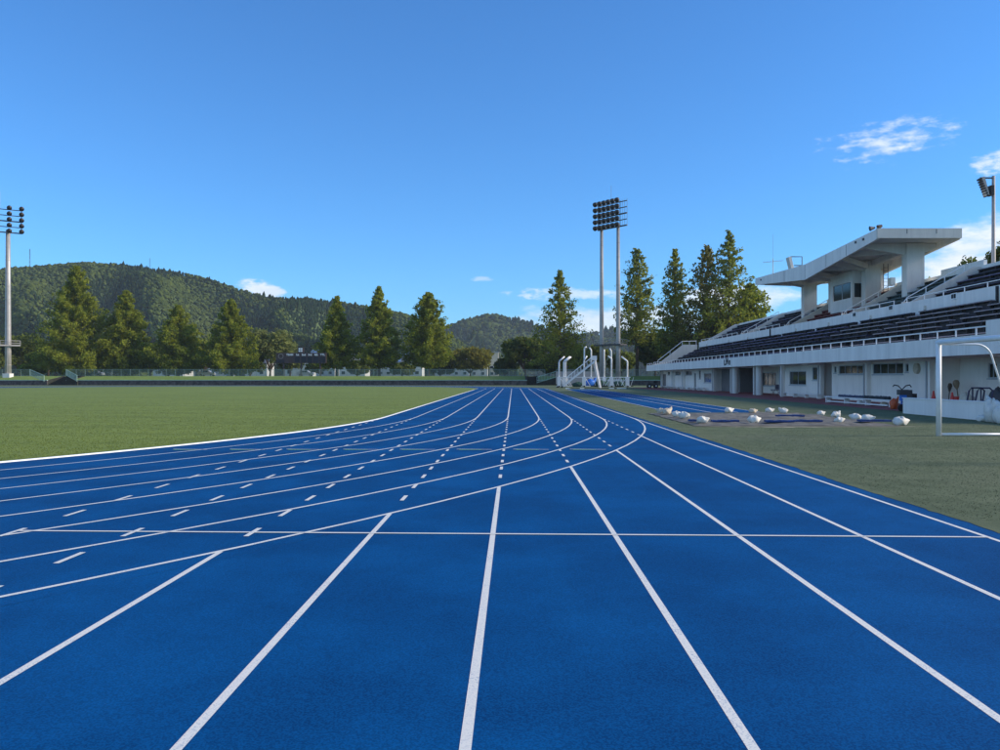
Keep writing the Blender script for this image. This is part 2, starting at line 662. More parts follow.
tag(sheet(MB(), -4000, 4000, -3000, 6000, -0.05).build('ground', GROUND, fix=False), kind='structure')
tag(sheet(MB(), -140, 70, -60, 172.4, 0.0).build('green_apron', APRON, fix=False), kind='structure')
lw = MB()
lw.quad(*[(x, y, 0.004) for x, y in stadium(R0 - 0.03)])
tag(lw.build('infield_lawn', LAWN, fix=False), kind='structure')
RO = R0 + 8 * LANE + 0.27
chm = MB()
cxs = [LX(0) - 0.3 + (XC + RO - LX(0) + 0.3) * (1 - (1 - i / 60) ** 2) for i in range(61)]
for i in range(60):
    e0 = YT - math.sqrt(max(0.0, RO * RO - (cxs[i] - XC) ** 2))
    e1 = YT - math.sqrt(max(0.0, RO * RO - (cxs[i + 1] - XC) ** 2))
    chm.quad((cxs[i], -14, 0.004), (cxs[i + 1], -14, 0.004), (cxs[i + 1], e1, 0.004), (cxs[i], e0, 0.004))
chute = tag(chm.build('sprint_chute', TRACK, fix=False), kind='structure')
track = tag(ring(MB(), R0 - 0.03, R0 + 8 * LANE + 0.27, 0.004).build('running_track', TRACK, fix=False), kind='structure')

LW = 0.052
for k in range(0, 9):
    ring(MB(), R0 + k * LANE - LW / 2, R0 + k * LANE + LW / 2, 0.006).build('lane_line', PAINT, track, fix=False)
for k in range(0, 9):
    r8 = R0 + 8 * LANE
    ye = YT if k == 8 else YT - math.sqrt(r8 * r8 - (LX(k) - XC) ** 2)
    sheet(MB(), LX(k) - LW / 2, LX(k) + LW / 2, -14, ye - 0.03 if k < 8 else ye - 0.5, 0.0056).build('straight_line', PAINT, chute, fix=False)
    if k < 8:
        rk = R0 + k * LANE
        d = MB()
        y = 13.03 - 1.18 * 12
        while y < YT - 1.2:
            if y > ye + 0.25:
                sheet(d, LX(k) - LW / 2, LX(k) + LW / 2, y - 0.22, y + 0.22, 0.0080)
            y += 1.18
        d.build('dashed_line', PAINT, chute, fix=False)
# cross line, very slightly skewed on the track
MB().quad((LX(0), 8.36, 0.0092), (LX(8), 8.02, 0.0092), (LX(8), 8.07, 0.0092), (LX(0), 8.41, 0.0092)).build('cross_line', PAINT, chute, fix=False)
for k in range(8):
    xs = X_at(173 + 56.7 * k, 17.95)
    MB().quad((xs, 17.93, 0.0092), (xs + 0.78, 17.86, 0.0092), (xs + 0.78, 17.90, 0.0092), (xs, 17.99, 0.0092)).build('stagger_mark', PAINT, track, fix=False)
    MB().quad((xs + 0.06, 17.78, 0.0092), (xs + 0.56, 17.80, 0.0092), (xs + 0.56, 17.872, 0.0092), (xs + 0.06, 17.92, 0.0092)).build('green_mark', GREENMARK, track, fix=False)

kb = MB()
a, b = stadium(R0 - 0.03), stadium(R0 + 0.028)
n = len(a)
kb.v += [(x, y, 0.0) for x, y in a] + [(x, y, 0.03) for x, y in a] + [(x, y, 0.03) for x, y in b] + [(x, y, 0.0) for x, y in b]
for i in range(n):
    j = (i + 1) % n
    if 34 < i < 172:
        continue
    for q in range(3):
        kb.f.append((q * n + i, (q + 1) * n + i, (q + 1) * n + j, q * n + j))
tag(kb.build('track_kerb', WPIPE), kind='structure')

fr = MB()
yy = -14.0
prev = LX(8) + 0.25
while yy < 112:
    st_ = 0.12 + yy * 0.004 if yy > 0 else 0.3
    nx_ = LX(8) + 0.255 + random.uniform(-0.035, 0.012)
    fr.quad((prev, yy, 0.0075), (LX(8) + 0.42, yy, 0.002), (LX(8) + 0.42, yy + st_, 0.002), (nx_, yy + st_, 0.0075))
    prev = nx_
    yy += st_
tag(fr.build('turf_fringe', APRON, fix=False), kind='structure')

# short mown blades that give the near part of the lawn its nap
NB = 170000
bx_ = rng.uniform(0, 1, NB)
by_ = 11.0 + np.minimum(rng.exponential(24.0, NB), 140.0)
bxx = -(0.02 + 0.64 * bx_) * by_ - 2.0
keep = (np.hypot(bxx - XC, np.minimum(by_ - YT, 0)) < R0 - 0.06) & (bxx - XC < R0 - 0.06)
bxx, by_ = bxx[keep], by_[keep]
k_ = len(bxx)
an_ = rng.uniform(0, math.pi, k_)
hb_ = rng.uniform(0.010, 0.024, k_)
wb_ = rng.uniform(0.003, 0.007, k_) * (1 + by_ * 0.01)
p_ = np.stack([bxx, by_, np.full(k_, 0.003)], 1)
d_ = np.stack([np.cos(an_) * wb_, np.sin(an_) * wb_, np.zeros(k_)], 1)
t_ = p_ + np.stack([rng.normal(0, 0.012, k_), rng.normal(0, 0.012, k_), hb_], 1)
LEAF_TURF = leaf_mat('turf_blades', (0.075, 0.115, 0.020), (0.25, 0.30, 0.065), 0.35)
tag(mesh_obj('lawn_blades', np.stack([p_ - d_, p_ + d_, t_], 1).reshape(-1, 3), np.arange(3 * k_).reshape(k_, 3), LEAF_TURF,
             tint=np.repeat(rng.uniform(0, 1, k_), 3)), 'short green turf blades on the infield beside the track', 'grass', kind='stuff')

NB = 110000
by_ = 9.0 + np.minimum(rng.exponential(16.0, NB), 110.0)
bxx = rng.uniform(LX(8) + 0.30, 18.1, NB)
keep = (bxx < 0.68 * by_ + 1.0) & ~((bxx > 5.7) & (bxx < 12.8) & (by_ > 26.2) & (by_ < 36.2)) & ~((bxx > 7.1) & (bxx < 11.5) & (by_ > 36.2))
bxx, by_ = bxx[keep], by_[keep]
k_ = len(bxx)
an_ = rng.uniform(0, math.pi, k_)
wb_ = rng.uniform(0.003, 0.007, k_)
p_ = np.stack([bxx, by_, np.full(k_, -0.001)], 1)
d_ = np.stack([np.cos(an_) * wb_, np.sin(an_) * wb_, np.zeros(k_)], 1)
t_ = p_ + np.stack([rng.normal(0, 0.010, k_), rng.normal(0, 0.010, k_), rng.uniform(0.007, 0.016, k_)], 1)
LEAF_APRON = leaf_mat('apron_blades', (0.044, 0.064, 0.042), (0.122, 0.142, 0.096), 0.2)
tag(mesh_obj('apron_blades', np.stack([p_ - d_, p_ + d_, t_], 1).reshape(-1, 3), np.arange(3 * k_).reshape(k_, 3), LEAF_APRON,
             tint=np.repeat(rng.uniform(0, 1, k_), 3)), 'grey green worn turf pile of the apron beside the stand', 'turf', kind='stuff')

# jump runway beside the track
rw = tag(sheet(MB(), 7.15, 11.4, 37.0, 112.0, 0.005).build('jump_runway', TRACK, fix=False), kind='structure')
for x in (7.22, 8.95, 10.2, 11.3):
    sheet(MB(), x - 0.03, x + 0.03, 37.0, 112.0, 0.0095).build('runway_line', PAINT, rw, fix=False)
tag(sheet(MB(), 18.2, 30.0, 20.0, 131.0, 0.006).build('red_pavement', RED, fix=False), kind='structure')

# thin irregular drift of sand along the pit's near edge
sv = MB()
pts = []
for i in range(41):
    t = i / 40
    x = 5.6 + 7.6 * t
    pts.append((x, 26.35 - (0.25 + 0.35 * abs(math.sin(t * 5.0))) * math.sin(t * math.pi) * random.uniform(0.5, 1.2), 26.42))
for i in range(40):
    sv.quad((pts[i][0], pts[i][1], 0.006), (pts[i + 1][0], pts[i + 1][1], 0.006), (pts[i + 1][0], pts[i + 1][2], 0.006), (pts[i][0], pts[i][2], 0.006))
tag(sv.build('spilled_sand', SAND, fix=False), 'pale sand spilled along the near edge of the covered jump pit', 'sand', kind='stuff')


def vnoise(x, y, s):
    return (math.sin(x * 1.7 * s + 1.3) * math.cos(y * 1.9 * s + 0.4) + 0.6 * math.sin(x * 3.7 * s + y * 2.9 * s) +
            0.4 * math.cos(x * 6.1 * s - y * 5.3 * s + 2.0))


tp = MB()
nx, ny = 60, 44
for j in range(ny + 1):
    for i in range(nx + 1):
        x = 5.9 + 6.7 * i / nx
        y = 26.45 + 9.5 * j / ny
        e = min(i, nx - i, j, ny - j)
        edge = min(1.0, e / 4)
        z = 0.018 + edge * (0.05 + 0.025 * vnoise(x, y, 0.9) + 0.012 * vnoise(x + 3, y, 2.4))
        if e == 0:
            x += 0.06 * vnoise(y, x, 1.5)
            y += 0.06 * vnoise(x, y, 1.5)
        tp.v.append((x, y, max(0.012, z)))
for j in range(ny):
    for i in range(nx):
        q = j * (nx + 1) + i
        tp.f.append((q, q + 1, q + nx + 2, q + nx + 1))
tag(tp.build('pit_tarpaulin', TARP, smooth=True), 'grey brown wrinkled tarpaulin covering the long jump pit', 'tarpaulin')

for (px0, px1, py, lab) in ((713, 739.5, 424.6, 'blue mat strip between the two nearest sandbags on the left'),
                            (767, 795, 424.8, 'blue mat strip just right of the sandbag in mid front edge'),
                            (796, 823, 424.4, 'blue mat strip in the middle of the near pit edge'),
                            (778, 805, 418.8, 'blue mat strip lying farther back on the tarpaulin'),
                            (861, 892, 424.2, 'blue mat strip beside the rightmost sandbag'),
                            (690, 697, 424.0, 'short blue mat end by the front left pit corner')):
    Y = Y_ground(py)
    m = MB()
    x0, x1 = X_at(px0, Y), X_at(px1, Y)
    k = 8
    for i in range(k):
        a0, a1 = x0 + (x1 - x0) * i / k, x0 + (x1 - x0) * (i + 1) / k
        dz = 0.008 * math.sin(i * 1.7 + px0)
        m.box(a0, a1 - 0.004, Y, Y + 0.34 + 0.02 * math.sin(i * 2.1), 0.085, 0.145 + dz)
    m.f = m.f
    tag(m.build('blue_mat_strip', BLUEMAT), lab, 'mat', 'blue mat strips holding the pit cover')


def sandbag_mesh(seed, pointed):
    rg = np.random.default_rng(seed)
    m = MB()
    nu, nv = 26, 16
    ph = rg.uniform(0, 6, 6)
    for j in range(nv + 1):
        th = math.pi * j / nv
        for i in range(nu):
            a = 2 * math.pi * i / nu
            x, y, z = math.sin(th) * math.cos(a), math.sin(th) * math.sin(a), math.cos(th)
            r = 1 + 0.13 * math.sin(3 * a + ph[0] + 2 * th) + 0.11 * math.sin(5 * a + ph[1]) * math.sin(th * 3 + ph[2]) + 0.07 * math.sin(9 * a + ph[3]) * math.sin(6 * th + ph[4])
            x, y, z = x * r, y * r, z * r
            if pointed:                       # the tied neck sticks up and out at one end
                t = max(0.0, x - 0.45)
                z += t * 1.7
                y *= 1 - 0.85 * min(1, t / 0.6)
                x += t * 0.1
            else:
                t = max(0.0, x - 0.62)
                x += t * 0.5
                y *= 1 - 0.75 * min(1, t / 0.5)
                z = z * (1 - 0.4 * min(1, t / 0.5)) + 0.9 * t
            z = max(z, -0.72)
            m.v.append((x * 0.26, y * 0.19, z * 0.16))
    for j in range(nv):
        for i in range(nu):
            q, w = j * nu + i, j * nu + (i + 1) % nu
            m.f.append((q, w, w + nu, q + nu))
    return m


bags = [  # px, base py, width px, pointed, rot, cloth, label
    (667, 416.0, 13, 1, 0.4, BAGB, 'sandbag at the far left corner of the pit, tied neck up'),
    (661, 415.0, 11, 0, 2.8, BAGB, 'beige flattened sandbag outermost at the far left pit corner'),
    (677, 418.6, 12, 0, 3.3, BAG, 'white sandbag second along the left pit edge'),
    (684, 420.2, 14, 0, -0.5, BAG, 'large white sandbag lying on the left pit edge over a blue mat end'),
    (702, 425.0, 14, 0, -0.3, BAG, 'white sandbag at the near left corner of the pit'),
    (754, 425.0, 16, 0, 0.3, BAG, 'big white sandbag alone in the middle of the near left edge'),
    (728.5, 414.2, 11, 0, 0.2, BAG, 'small white sandbag on the far edge nearest the runway lines'),
    (752.7, 414.8, 10, 0, 0.1, BAGB, 'small beige sandbag in the middle of the far pit edge'),
    (769, 414.2, 10, 0, -0.2, BAG, 'small white sandbag just left of the pointed one on the far edge'),
    (783.3, 414.8, 11, 1, 2.6, BAG, 'upright pointed white sandbag on the far pit edge'),
    (820.7, 415.6, 10, 0, 0.2, BAG, 'small white sandbag on the right pit edge farthest from camera'),
    (836, 417.6, 13, 1, 0.3, BAG, 'white sandbag with raised neck on the right pit edge'),
    (839, 424.8, 12, 0, -0.1, BAG, 'white sandbag on the near edge right of the blue mats'),
    (856, 420.2, 14, 0, 3.0, BAG, 'left one of the touching sandbag pair on the right edge'),
    (867, 421.6, 15, 0, -0.7, BAG, 'right one of the touching sandbag pair on the right edge'),
    (900.5, 425.6, 19, 0, 0.1, BAG, 'big white sandbag at the near right corner, closest to the goal'),
]
for i, (px, py, wpx, pt, rz, mt, lab) in enumerate(bags):
    Y = Y_ground(py)
    m = sandbag_mesh(100 + i, pt)
    s = wpx / F * Y / 0.68
    c, sn = math.cos(rz), math.sin(rz)
    x0 = X_at(px, Y)
    m.v = [(x0 + s * (x * c - y * sn), Y + s * (x * sn + y * c), max(0.0, s * 1.05 * z + s * 0.120 + 0.01)) for x, y, z in m.v]
    zz = 0.07 if 26.6 < Y < 35.8 and 6.0 < x0 < 12.5 else 0.004
    m.v = [(x, y, z + zz) for x, y, z in m.v]
    tag(m.build('sandbag', mt, smooth=True), lab, 'sandbag', 'sandbags weighting the pit cover')

# ------------------------------------------------------------------ far end: retaining wall, bank, fence
WY = 172.5
PLAT = 1.95


def bank_z(y):
    t = max(0.0, min(1.0, (y - WY - 0.4) / 8.0))
    return 0.98 + (PLAT - 0.98) * (3 * t * t - 2 * t * t * t)


bk = MB()
ys = [WY + 0.36, 174, 175.5, 177, 179, 181, 190, 210, 260, 340, 500, 900, 1500]
for x0, x1 in ((-600, X_at(47, WY)), (X_at(66, WY), X_at(527, WY)), (X_at(537, WY), 70), ):
    for j in range(len(ys) - 1):
        bk.quad((x0, ys[j], bank_z(ys[j])), (x1, ys[j], bank_z(ys[j])), (x1, ys[j + 1], bank_z(ys[j + 1])), (x0, ys[j + 1], bank_z(ys[j + 1])))
for x0, x1 in ((X_at(47, WY), X_at(66, WY)), (X_at(527, WY), X_at(537, WY))):
    bk.quad((x0, 179.0, PLAT - 0.15), (x1, 179.0, PLAT - 0.15), (x1, 1500, PLAT), (x0, 1500, PLAT))
bk.quad((70, WY + 0.4, 0.98), (900, WY + 0.4, 0.98), (900, 1500, PLAT), (70, 1500, PLAT))
tag(bk.build('grass_bank', BANK, fix=False), kind='structure')

for (pa, pb, lab) in ((-260, 47, 'dark stone retaining wall left of the stair gap below the left light tower'),
                      (66, 527, 'long dark stone retaining wall across the far end of the field'),
                      (537, 700, 'dark stone retaining wall behind the throwing cage')):
    w = empty('retaining_wall', (X_at((pa + pb) / 2, WY), WY, 0))
    x0, x1 = X_at(pa, WY), X_at(pb, WY)
    MB().box(x0, x1, WY, WY + 0.35, -0.02, 1.0).build('stonework', STONE, w)
    MB().box(x0, x1, WY - 0.06, WY + 0.40, 1.0, 1.12).build('coping', RAILG, w)
    tag(w, lab, 'wall')

# stairs through the gaps, with sloping balustrades
for (pa, pb, lab, bal) in ((47, 66, 'stone steps in the shaded gap right of the left light tower', ((30, 44), (66, 77))),
                           (527, 537, 'narrow stone steps up the bank left of the throwing cage', ((537, 556),))):
    s = empty('bank_stairs', (X_at((pa + pb) / 2, WY), WY, 0))
    x0, x1 = X_at(pa, WY) + 0.02, X_at(pb, WY) - 0.02
    for i in range(11):
        MB().box(x0, x1, WY + 0.1 + i * 0.6, WY + 0.1 + (i + 1) * 0.6, -0.02, 0.165 * (i + 1)).build('step', SHADESTONE, s)
    MB().prism_x([(WY + 0.352, -0.02), (179.4, -0.02), (179.4, 2.02), (WY + 4.0, 1.55), (WY + 0.352, 1.05)], x0 - 0.34, x0 - 0.002).build('side_wall', SHADESTONE, s)
    MB().prism_x([(WY + 0.352, -0.02), (179.4, -0.02), (179.4, 2.02), (WY + 4.0, 1.55), (WY + 0.352, 1.05)], x1 + 0.002, x1 + 0.34).build('side_wall', SHADESTONE, s)
    tag(s, lab, 'stairs')
    for bi, (q0, q1) in enumerate(bal):
        yb = WY - 0.6 if pa == 47 else WY - 1.2
        if pa == 47:
            P0, P1 = Vector((X_at(q0, yb), yb, Z_at(375.6, yb))), Vector((X_at(q1, yb), yb, Z_at(381.5, yb)))
        else:
            P0, P1 = Vector((X_at(q1, yb), yb, Z_at(377.5, yb))), Vector((X_at(q0, yb), yb, Z_at(383.2, yb)))
        b = empty('stair_balustrade', P0)
        up = Vector((0, 0, 1.28))
        MB().beam(P0 + up, P1 + up, 0.08, 0.08).build('top_rail', RAILG, b)
        MB().beam(P0 + up * 0.1, P1 + up * 0.1, 0.06, 0.08).build('bottom_rail', RAILG, b)
        nn = 13
        for i in range(nn + 1):
            p = P0.lerp(P1, i / nn)
            MB().beam(p, p + up, 0.06 if i % nn else 0.12, 0.06).build('baluster', RAILG, b)
        lab2 = ('pale green sloping stair balustrade nearest the left light tower', 'pale green sloping stair balustrade right of the dark gap')[bi] if pa == 47 else 'pale green stair balustrade sloping down beside the throwing cage'
        tag(b, lab2, 'balustrade', 'pale green stair balustrades')
        if pa == 47 and bi == 0:
            continue
        # masonry cheek under it
        ck = MB()
        ck.v = [(P0.x, yb + 0.05, 0), (P1.x, yb + 0.05, 0), (P1.x, yb + 0.05, P1.z), (P0.x, yb + 0.05, P0.z),
                (P0.x, yb + 0.5, 0), (P1.x, yb + 0.5, 0), (P1.x, yb + 0.5, P1.z), (P0.x, yb + 0.5, P0.z)]
        ck.f = [(0, 1, 2, 3), (4, 7, 6, 5), (0, 4, 5, 1), (1, 5, 6, 2), (2, 6, 7, 3), (3, 7, 4, 0)]
        ck.build('stone_cheek', SHADESTONE, b)

# mesh fence on top of the bank
FY = 182.0
fz = bank_z(FY)


def fence(px0, px1, lab, hgt=1.45):
    x0, x1 = X_at(px0, FY), X_at(px1, FY)
    f = empty('mesh_fence', ((x0 + x1) / 2, FY, fz))
    MB().box(x0, x1, FY - 0.03, FY + 0.03, fz + hgt, fz + hgt + 0.07).build('top_rail', FENCEG, f)
    MB().box(x0, x1, FY - 0.02, FY + 0.02, fz + 0.08, fz + 0.13).build('bottom_rail', FENCEG, f)
    n = max(1, int((x1 - x0) / 2.0))
    src = None
    for i in range(n + 1):
        x = x0 + (x1 - x0) * i / n
        if src is None:
            src = MB().box(x - 0.035, x + 0.035, FY + 0.035, FY + 0.105, fz - 0.05, fz + hgt + 0.02).build('post', FENCEG, f)
            sx = x
        else:
            copy_part(src, f, (x - sx, 0, 0))
    w = MB()
    k = int((x1 - x0) / 0.14)
    for i in range(k):
        x = x0 + (x1 - x0) * (i + 0.5) / k
        w.quad((x - 0.009, FY, fz + 0.13), (x + 0.009, FY, fz + 0.13), (x + 0.009, FY, fz + hgt), (x - 0.009, FY, fz + hgt))
    for i in range(6):
        z = fz + 0.3 + i * 0.19
        w.quad((x0, FY + 0.012, z - 0.012), (x1, FY + 0.012, z - 0.012), (x1, FY + 0.012, z + 0.012), (x0, FY + 0.012, z + 0.012))
    tag(w.build('wire_mesh', FENCEG, f, fix=False), kind='stuff')
    tag(f, lab, 'fence', 'mesh fences on the bank')


fence(-120, 30, 'pale green mesh fence left of the stair gap on the bank')
fence(67, 545, 'long pale green mesh fence on the grass bank below the row of trees')
fence(556, 690, 'pale green mesh fence behind the throwing cage and stand end')
fence(690, 760, 'short mesh fence hidden mostly behind the grandstand end')

# ------------------------------------------------------------------ grandstand
YN, YF = 28.0, 130.5                      # near and far end of the building
gs = empty('grandstand', (28.0, 79.5, 0.0))
tag(gs, 'long white concrete grandstand with folded roof on the right', 'grandstand')
FX, WX, PX, BX = 21.5, 23.6, 28.4, 34.5

# front balcony beam and slab
MB().box(FX, FX + 0.3, YN, 132.0, 2.65, 3.56).build('fascia_beam', FASCIA, gs)
MB().box(FX + 0.30, 29.0, YN, 131.5, 2.66, 2.92).build('balcony_slab', CONC, gs)
MB().box(FX - 0.003, FX + 0.32, YN, 37.2, 3.56, 4.18).build('raised_beam_end', FASCIA, gs)
# handrail
hr = MB().box(FX + 0.10, FX + 0.16, 37.2, 126.0, 3.90, 3.96).build('balcony_rail', WPIPE, gs)
y = 38.2
src = None
while y < 126:
    if src is None:
        src = MB().box(FX + 0.10, FX + 0.16, y - 0.03, y + 0.03, 3.56, 3.90).build('rail_post', WPIPE, hr)
        y0 = y
    else:
        copy_part(src, hr, (0, y - y0, 0))
    y += 1.75
er = MB().box(FX + 0.10, FX + 0.15, 127.0, 131.9, 3.78, 3.84).build('end_rail', WPIPE, gs)
for yy in (127.1, 129.4, 131.8):
    MB().box(FX + 0.10, FX + 0.15, yy - 0.03, yy + 0.03, 3.56, 3.78).build('rail_post', WPIPE, er)

# lower tier steps and benches
NR, TD, RS = 8, 0.78, 0.385
lt = MB()
for i in range(NR):
    x0 = 22.2 + TD * i
    lt.box(x0, x0 + TD - 0.002 if i < NR - 1 else PX + 0.1, YN, 126.0, 2.9 + (0.001 * i), 3.0 + RS * i)
lt.build('lower_tier', TREAD, gs)


def bench(parent, x, y0, y1, z, seat, back):
    b = MB()
    b.box(x, x + 0.36, y0, y1, z + 0.36, z + 0.42)
    o = b.build('bench', seat, parent)
    k = MB()
    n = max(1, int((y1 - y0) / 1.6))
    for i in range(n + 1):
        yy = y0 + 0.1 + (y1 - y0 - 0.2) * i / n
        k.box(x + 0.06, x + 0.30, yy - 0.04, yy + 0.04, z, z + 0.36)
    k.box(x + 0.31, x + 0.35, y0 + 0.02, y1 - 0.02, z + 0.06, z + 0.36)
    k.build('bench_support', TREAD if back is NAVY else back, o)
    return o


aisles = [29, 37.5, 47, 56.5, 66, 75.5, 85, 94.5, 104, 113.5, 122.5]
for i in range(NR):
    x = 22.2 + TD * i + 0.05
    for q in range(len(aisles) - 1):
        sh = 0.55 * (i - 3)
        a0, a1 = aisles[q] + 0.55 + sh * 0.0, aisles[q + 1] - 0.55
        ym = (a0 + a1) / 2
        seat = FADED if ym < 62 else (PURPLE if ym < 90 else (NAVY if (q + i) % 3 == 0 else PURPLE))
        if i % 4 == 3 and ym > 60:
            seat = NAVY
        bench(gs, x, a0, a1, 3.0 + RS * i, seat, NAVY)

# parapet between the tiers with drain spouts and rail openings
pp = MB().box(PX, PX + 0.25, YN, 125.0, 5.55, 7.0).build('tier_parapet', FASCIA, gs)
for px_, tall in ((692, 0), (707, 0), (729, 0), (748, 0), (770.5, 1), (796, 0), (829, 0), (871, 0), (925.5, 0), (998, 1)):
    yy = PX * F / (px_ - CX)
    MB().box(PX - 0.10, PX - 0.002, yy - 0.09, yy + 0.09, 5.9, 6.95 if tall else 6.25).build('drain_spout', BLACK, pp)
    if not tall:
        MB().box(PX - 0.09, PX - 0.002, yy - 0.10, yy + 0.10, 6.252, 6.55).build('spout_bracket', WARMLIT_CREAM, pp)
for px_ in (855, 891.5, 954.5):
    yy = PX * F / (px_ - CX)
    MB().box(PX - 0.06, PX - 0.002, yy - 0.34, yy + 0.34, 6.62, 7.02).build('vent_frame', WPIPE, pp)
    MB().box(PX - 0.075, PX - 0.062, yy - 0.26, yy - 0.02, 6.69, 6.96).build('vent_opening', BLACK, pp)
    MB().box(PX - 0.075, PX - 0.062, yy + 0.04, yy + 0.26, 6.69, 6.96).build('vent_opening', BLACK, pp)

# upper tier
UR, UD, US = 7, 0.78, 0.445
UX0 = PX + 0.255
ut = MB()
for j in range(UR):
    x0 = UX0 + 0.5 + UD * j
    ut.box(x0, x0 + UD - 0.002 if j < UR - 1 else BX - 0.002, YN, 124.9, 5.5 + 0.001 * j, 6.36 + US * j)
ut.box(UX0, UX0 + 0.498, YN, 124.9, 5.5, 6.05)
ut.build('upper_tier', TREAD, gs)
swalls = [124.6, 103.0, 86.5, 71.5, 60.4, 46.0, 33.0]
for q in range(len(swalls) - 1):
    ya, yb = swalls[q + 1] + 0.9, swalls[q] - 0.7
    for j in range(UR):
        seat, back = (NAVY, NAVY)
        if q == 2:
            seat, back = REDSEAT, REDSEAT
        elif q == 3:
            seat, back = TEALSEAT, TEALSEAT
        elif j % 3 == 1:
            seat = PURPLE
        ym = (ya + yb) / 2
        for c0, c1 in ((ya, ym - 0.15), (ym + 0.15, yb)):
            bench(gs, UX0 + 0.55 + UD * j, c0, c1, 6.36 + US * j, seat, back)
for q, yy in enumerate(swalls):
    th = 0.35
    poly = [(UX0 + 0.002, 5.6), (BX - 0.15, 5.6), (BX - 0.15, 9.72), (BX - 0.7, 9.72), (UX0 + 0.6, 7.16), (UX0 + 0.002, 7.16)]
    MB().prism_y(poly, yy - th, yy).build('stair_wall', WARMLIT_CREAM, gs)
    if 0 < q:
        MB().tube([(UX0 + 0.3, yy + 0.55, 7.0), (UX0 + 0.7, yy + 0.55, 7.55), (BX - 0.9, yy + 0.55, 9.95)], 0.035, 6).build('stair_rail', WPIPE, gs)
        for t in (0.0, 0.33, 0.66, 1.0):
            x = UX0 + 0.7 + (BX - 0.9 - UX0 - 0.7) * t
            z = 7.55 + 2.4 * t
            MB().box(x - 0.025, x + 0.025, yy + 0.525, yy + 0.575, z - 1.0, z).build('stair_rail_post', WPIPE, gs)
MB().box(BX, BX + 0.3, YN, 125.0, 2.0, 9.85).build('back_wall', FASCIA, gs)
# low upstands along the top of the back wall behind the roof
for (a0, a1, z1) in ((60.0, 66.0, 10.25), (69.5, 74.0, 10.1), (82.5, 90.0, 10.15), (28.2, 58.0, 10.15)):
    MB().box(BX + 0.02, BX + 0.28, a0, a1, 9.85, z1).build('upstand', FASCIA, gs)
# rails on the parapet
for a0, a1 in ((61.2, 71.0), (34.0, 59.3), (87.5, 102.0), (104.0, 124.0)):
    z = 7.30
    r_ = MB().box(PX + 0.10, PX + 0.15, a0, a1, z, z + 0.05).build('parapet_rail', WPIPE, gs)
    n = int((a1 - a0) / 2.4)
    for i in range(n + 1):
        yy = a0 + 0.05 + (a1 - a0 - 0.1) * i / n
        MB().box(PX + 0.10, PX + 0.15, yy - 0.025, yy + 0.025, 7.0, z).build('rail_post', WPIPE, r_)
# far end walls of the tiers
MB().prism_y([(21.82, 2.93), (28.39, 2.93), (28.39, 6.68), (26.2, 6.68), (22.4, 3.75), (21.82, 3.75)], 126.05, 126.4).build('end_wall', WARMLIT_CREAM, gs)
MB().tube([(22.3, 126.2, 4.2), (26.1, 126.2, 7.2), (28.3, 126.2, 7.25)], 0.05, 6).build('end_wall_rail', WPIPE, gs)
for (x, z0, z1) in ((22.35, 3.75, 4.2), (24.2, 5.1, 5.7), (26.1, 6.6, 7.2), (27.2, 6.68, 7.2), (28.25, 6.68, 7.2)):
    MB().box(x - 0.03, x + 0.03, 126.17, 126.23, z0, z1).build('rail_post', WPIPE, gs)
# near end wall (outside the picture)
MB().prism_y([(21.82, 2.93), (28.39, 2.93), (28.39, 6.9), (22.6, 3.9), (21.82, 3.9)], YN - 0.3, YN - 0.002).build('end_wall', WARMLIT_CREAM, gs)
MB().prism_y([(28.4, 2.0), (BX + 0.3, 2.0), (BX + 0.3, 9.85), (BX - 0.7, 9.72), (28.9, 7.1), (28.4, 7.1)], YN - 0.3, YN - 0.002).build('end_wall', WARMLIT_CREAM, gs)


# ---- ground floor facade
def wall_strip(y0, y1, openings, x=WX, th=0.22, m=WHITEWALL, z1=2.655):
    """wall along y with rectangular openings (ya, yb, za, zb)"""
    w = MB()
    ops = sorted(openings)
    cur = y0
    for (ya, yb, za, zb) in ops:
        if ya > cur:
            w.box(x, x + th, cur, ya, 0, z1)
        if za > 0:
            w.box(x, x + th, ya, yb, 0, za)
        if zb < z1:
            w.box(x, x + th, ya, yb, zb, z1)
        cur = yb
    if cur < y1:
        w.box(x, x + th, cur, y1, 0, z1)
    return w.build('facade_wall', m, gs)


def window(ya, yb, za, zb, panes, x=WX):
    fr = MB()
    t = 0.06
    xs, xe = x + 0.05, x + 0.13
    fr.box(xs, xe, ya, yb, za, za + t).box(xs, xe, ya, yb, zb - t, zb)
    fr.box(xs, xe, ya, ya + t, za + t, zb - t).box(xs, xe, yb - t, yb, za + t, zb - t)
    for i in range(1, panes):
        yy = ya + (yb - ya) * i / panes
        fr.box(xs, xe, yy - t / 2, yy + t / 2, za + t, zb - t)
    o = fr.build('window', FRAME, gs)
    for i in range(panes):
        y0 = ya + (yb - ya) * i / panes + t / 2
        y1 = ya + (yb - ya) * (i + 1) / panes - t / 2
        MB().box(xs + 0.03, xs + 0.05, y0, y1, za + t, zb - t).build('pane', GLASS, o)
    MB().box(x - 0.05, x + 0.05, ya - 0.05, yb + 0.05, za - 0.07, za - 0.003).build('sill', FRAME, o)


def yw(px, x=WX):
    return x * F / (px - CX)


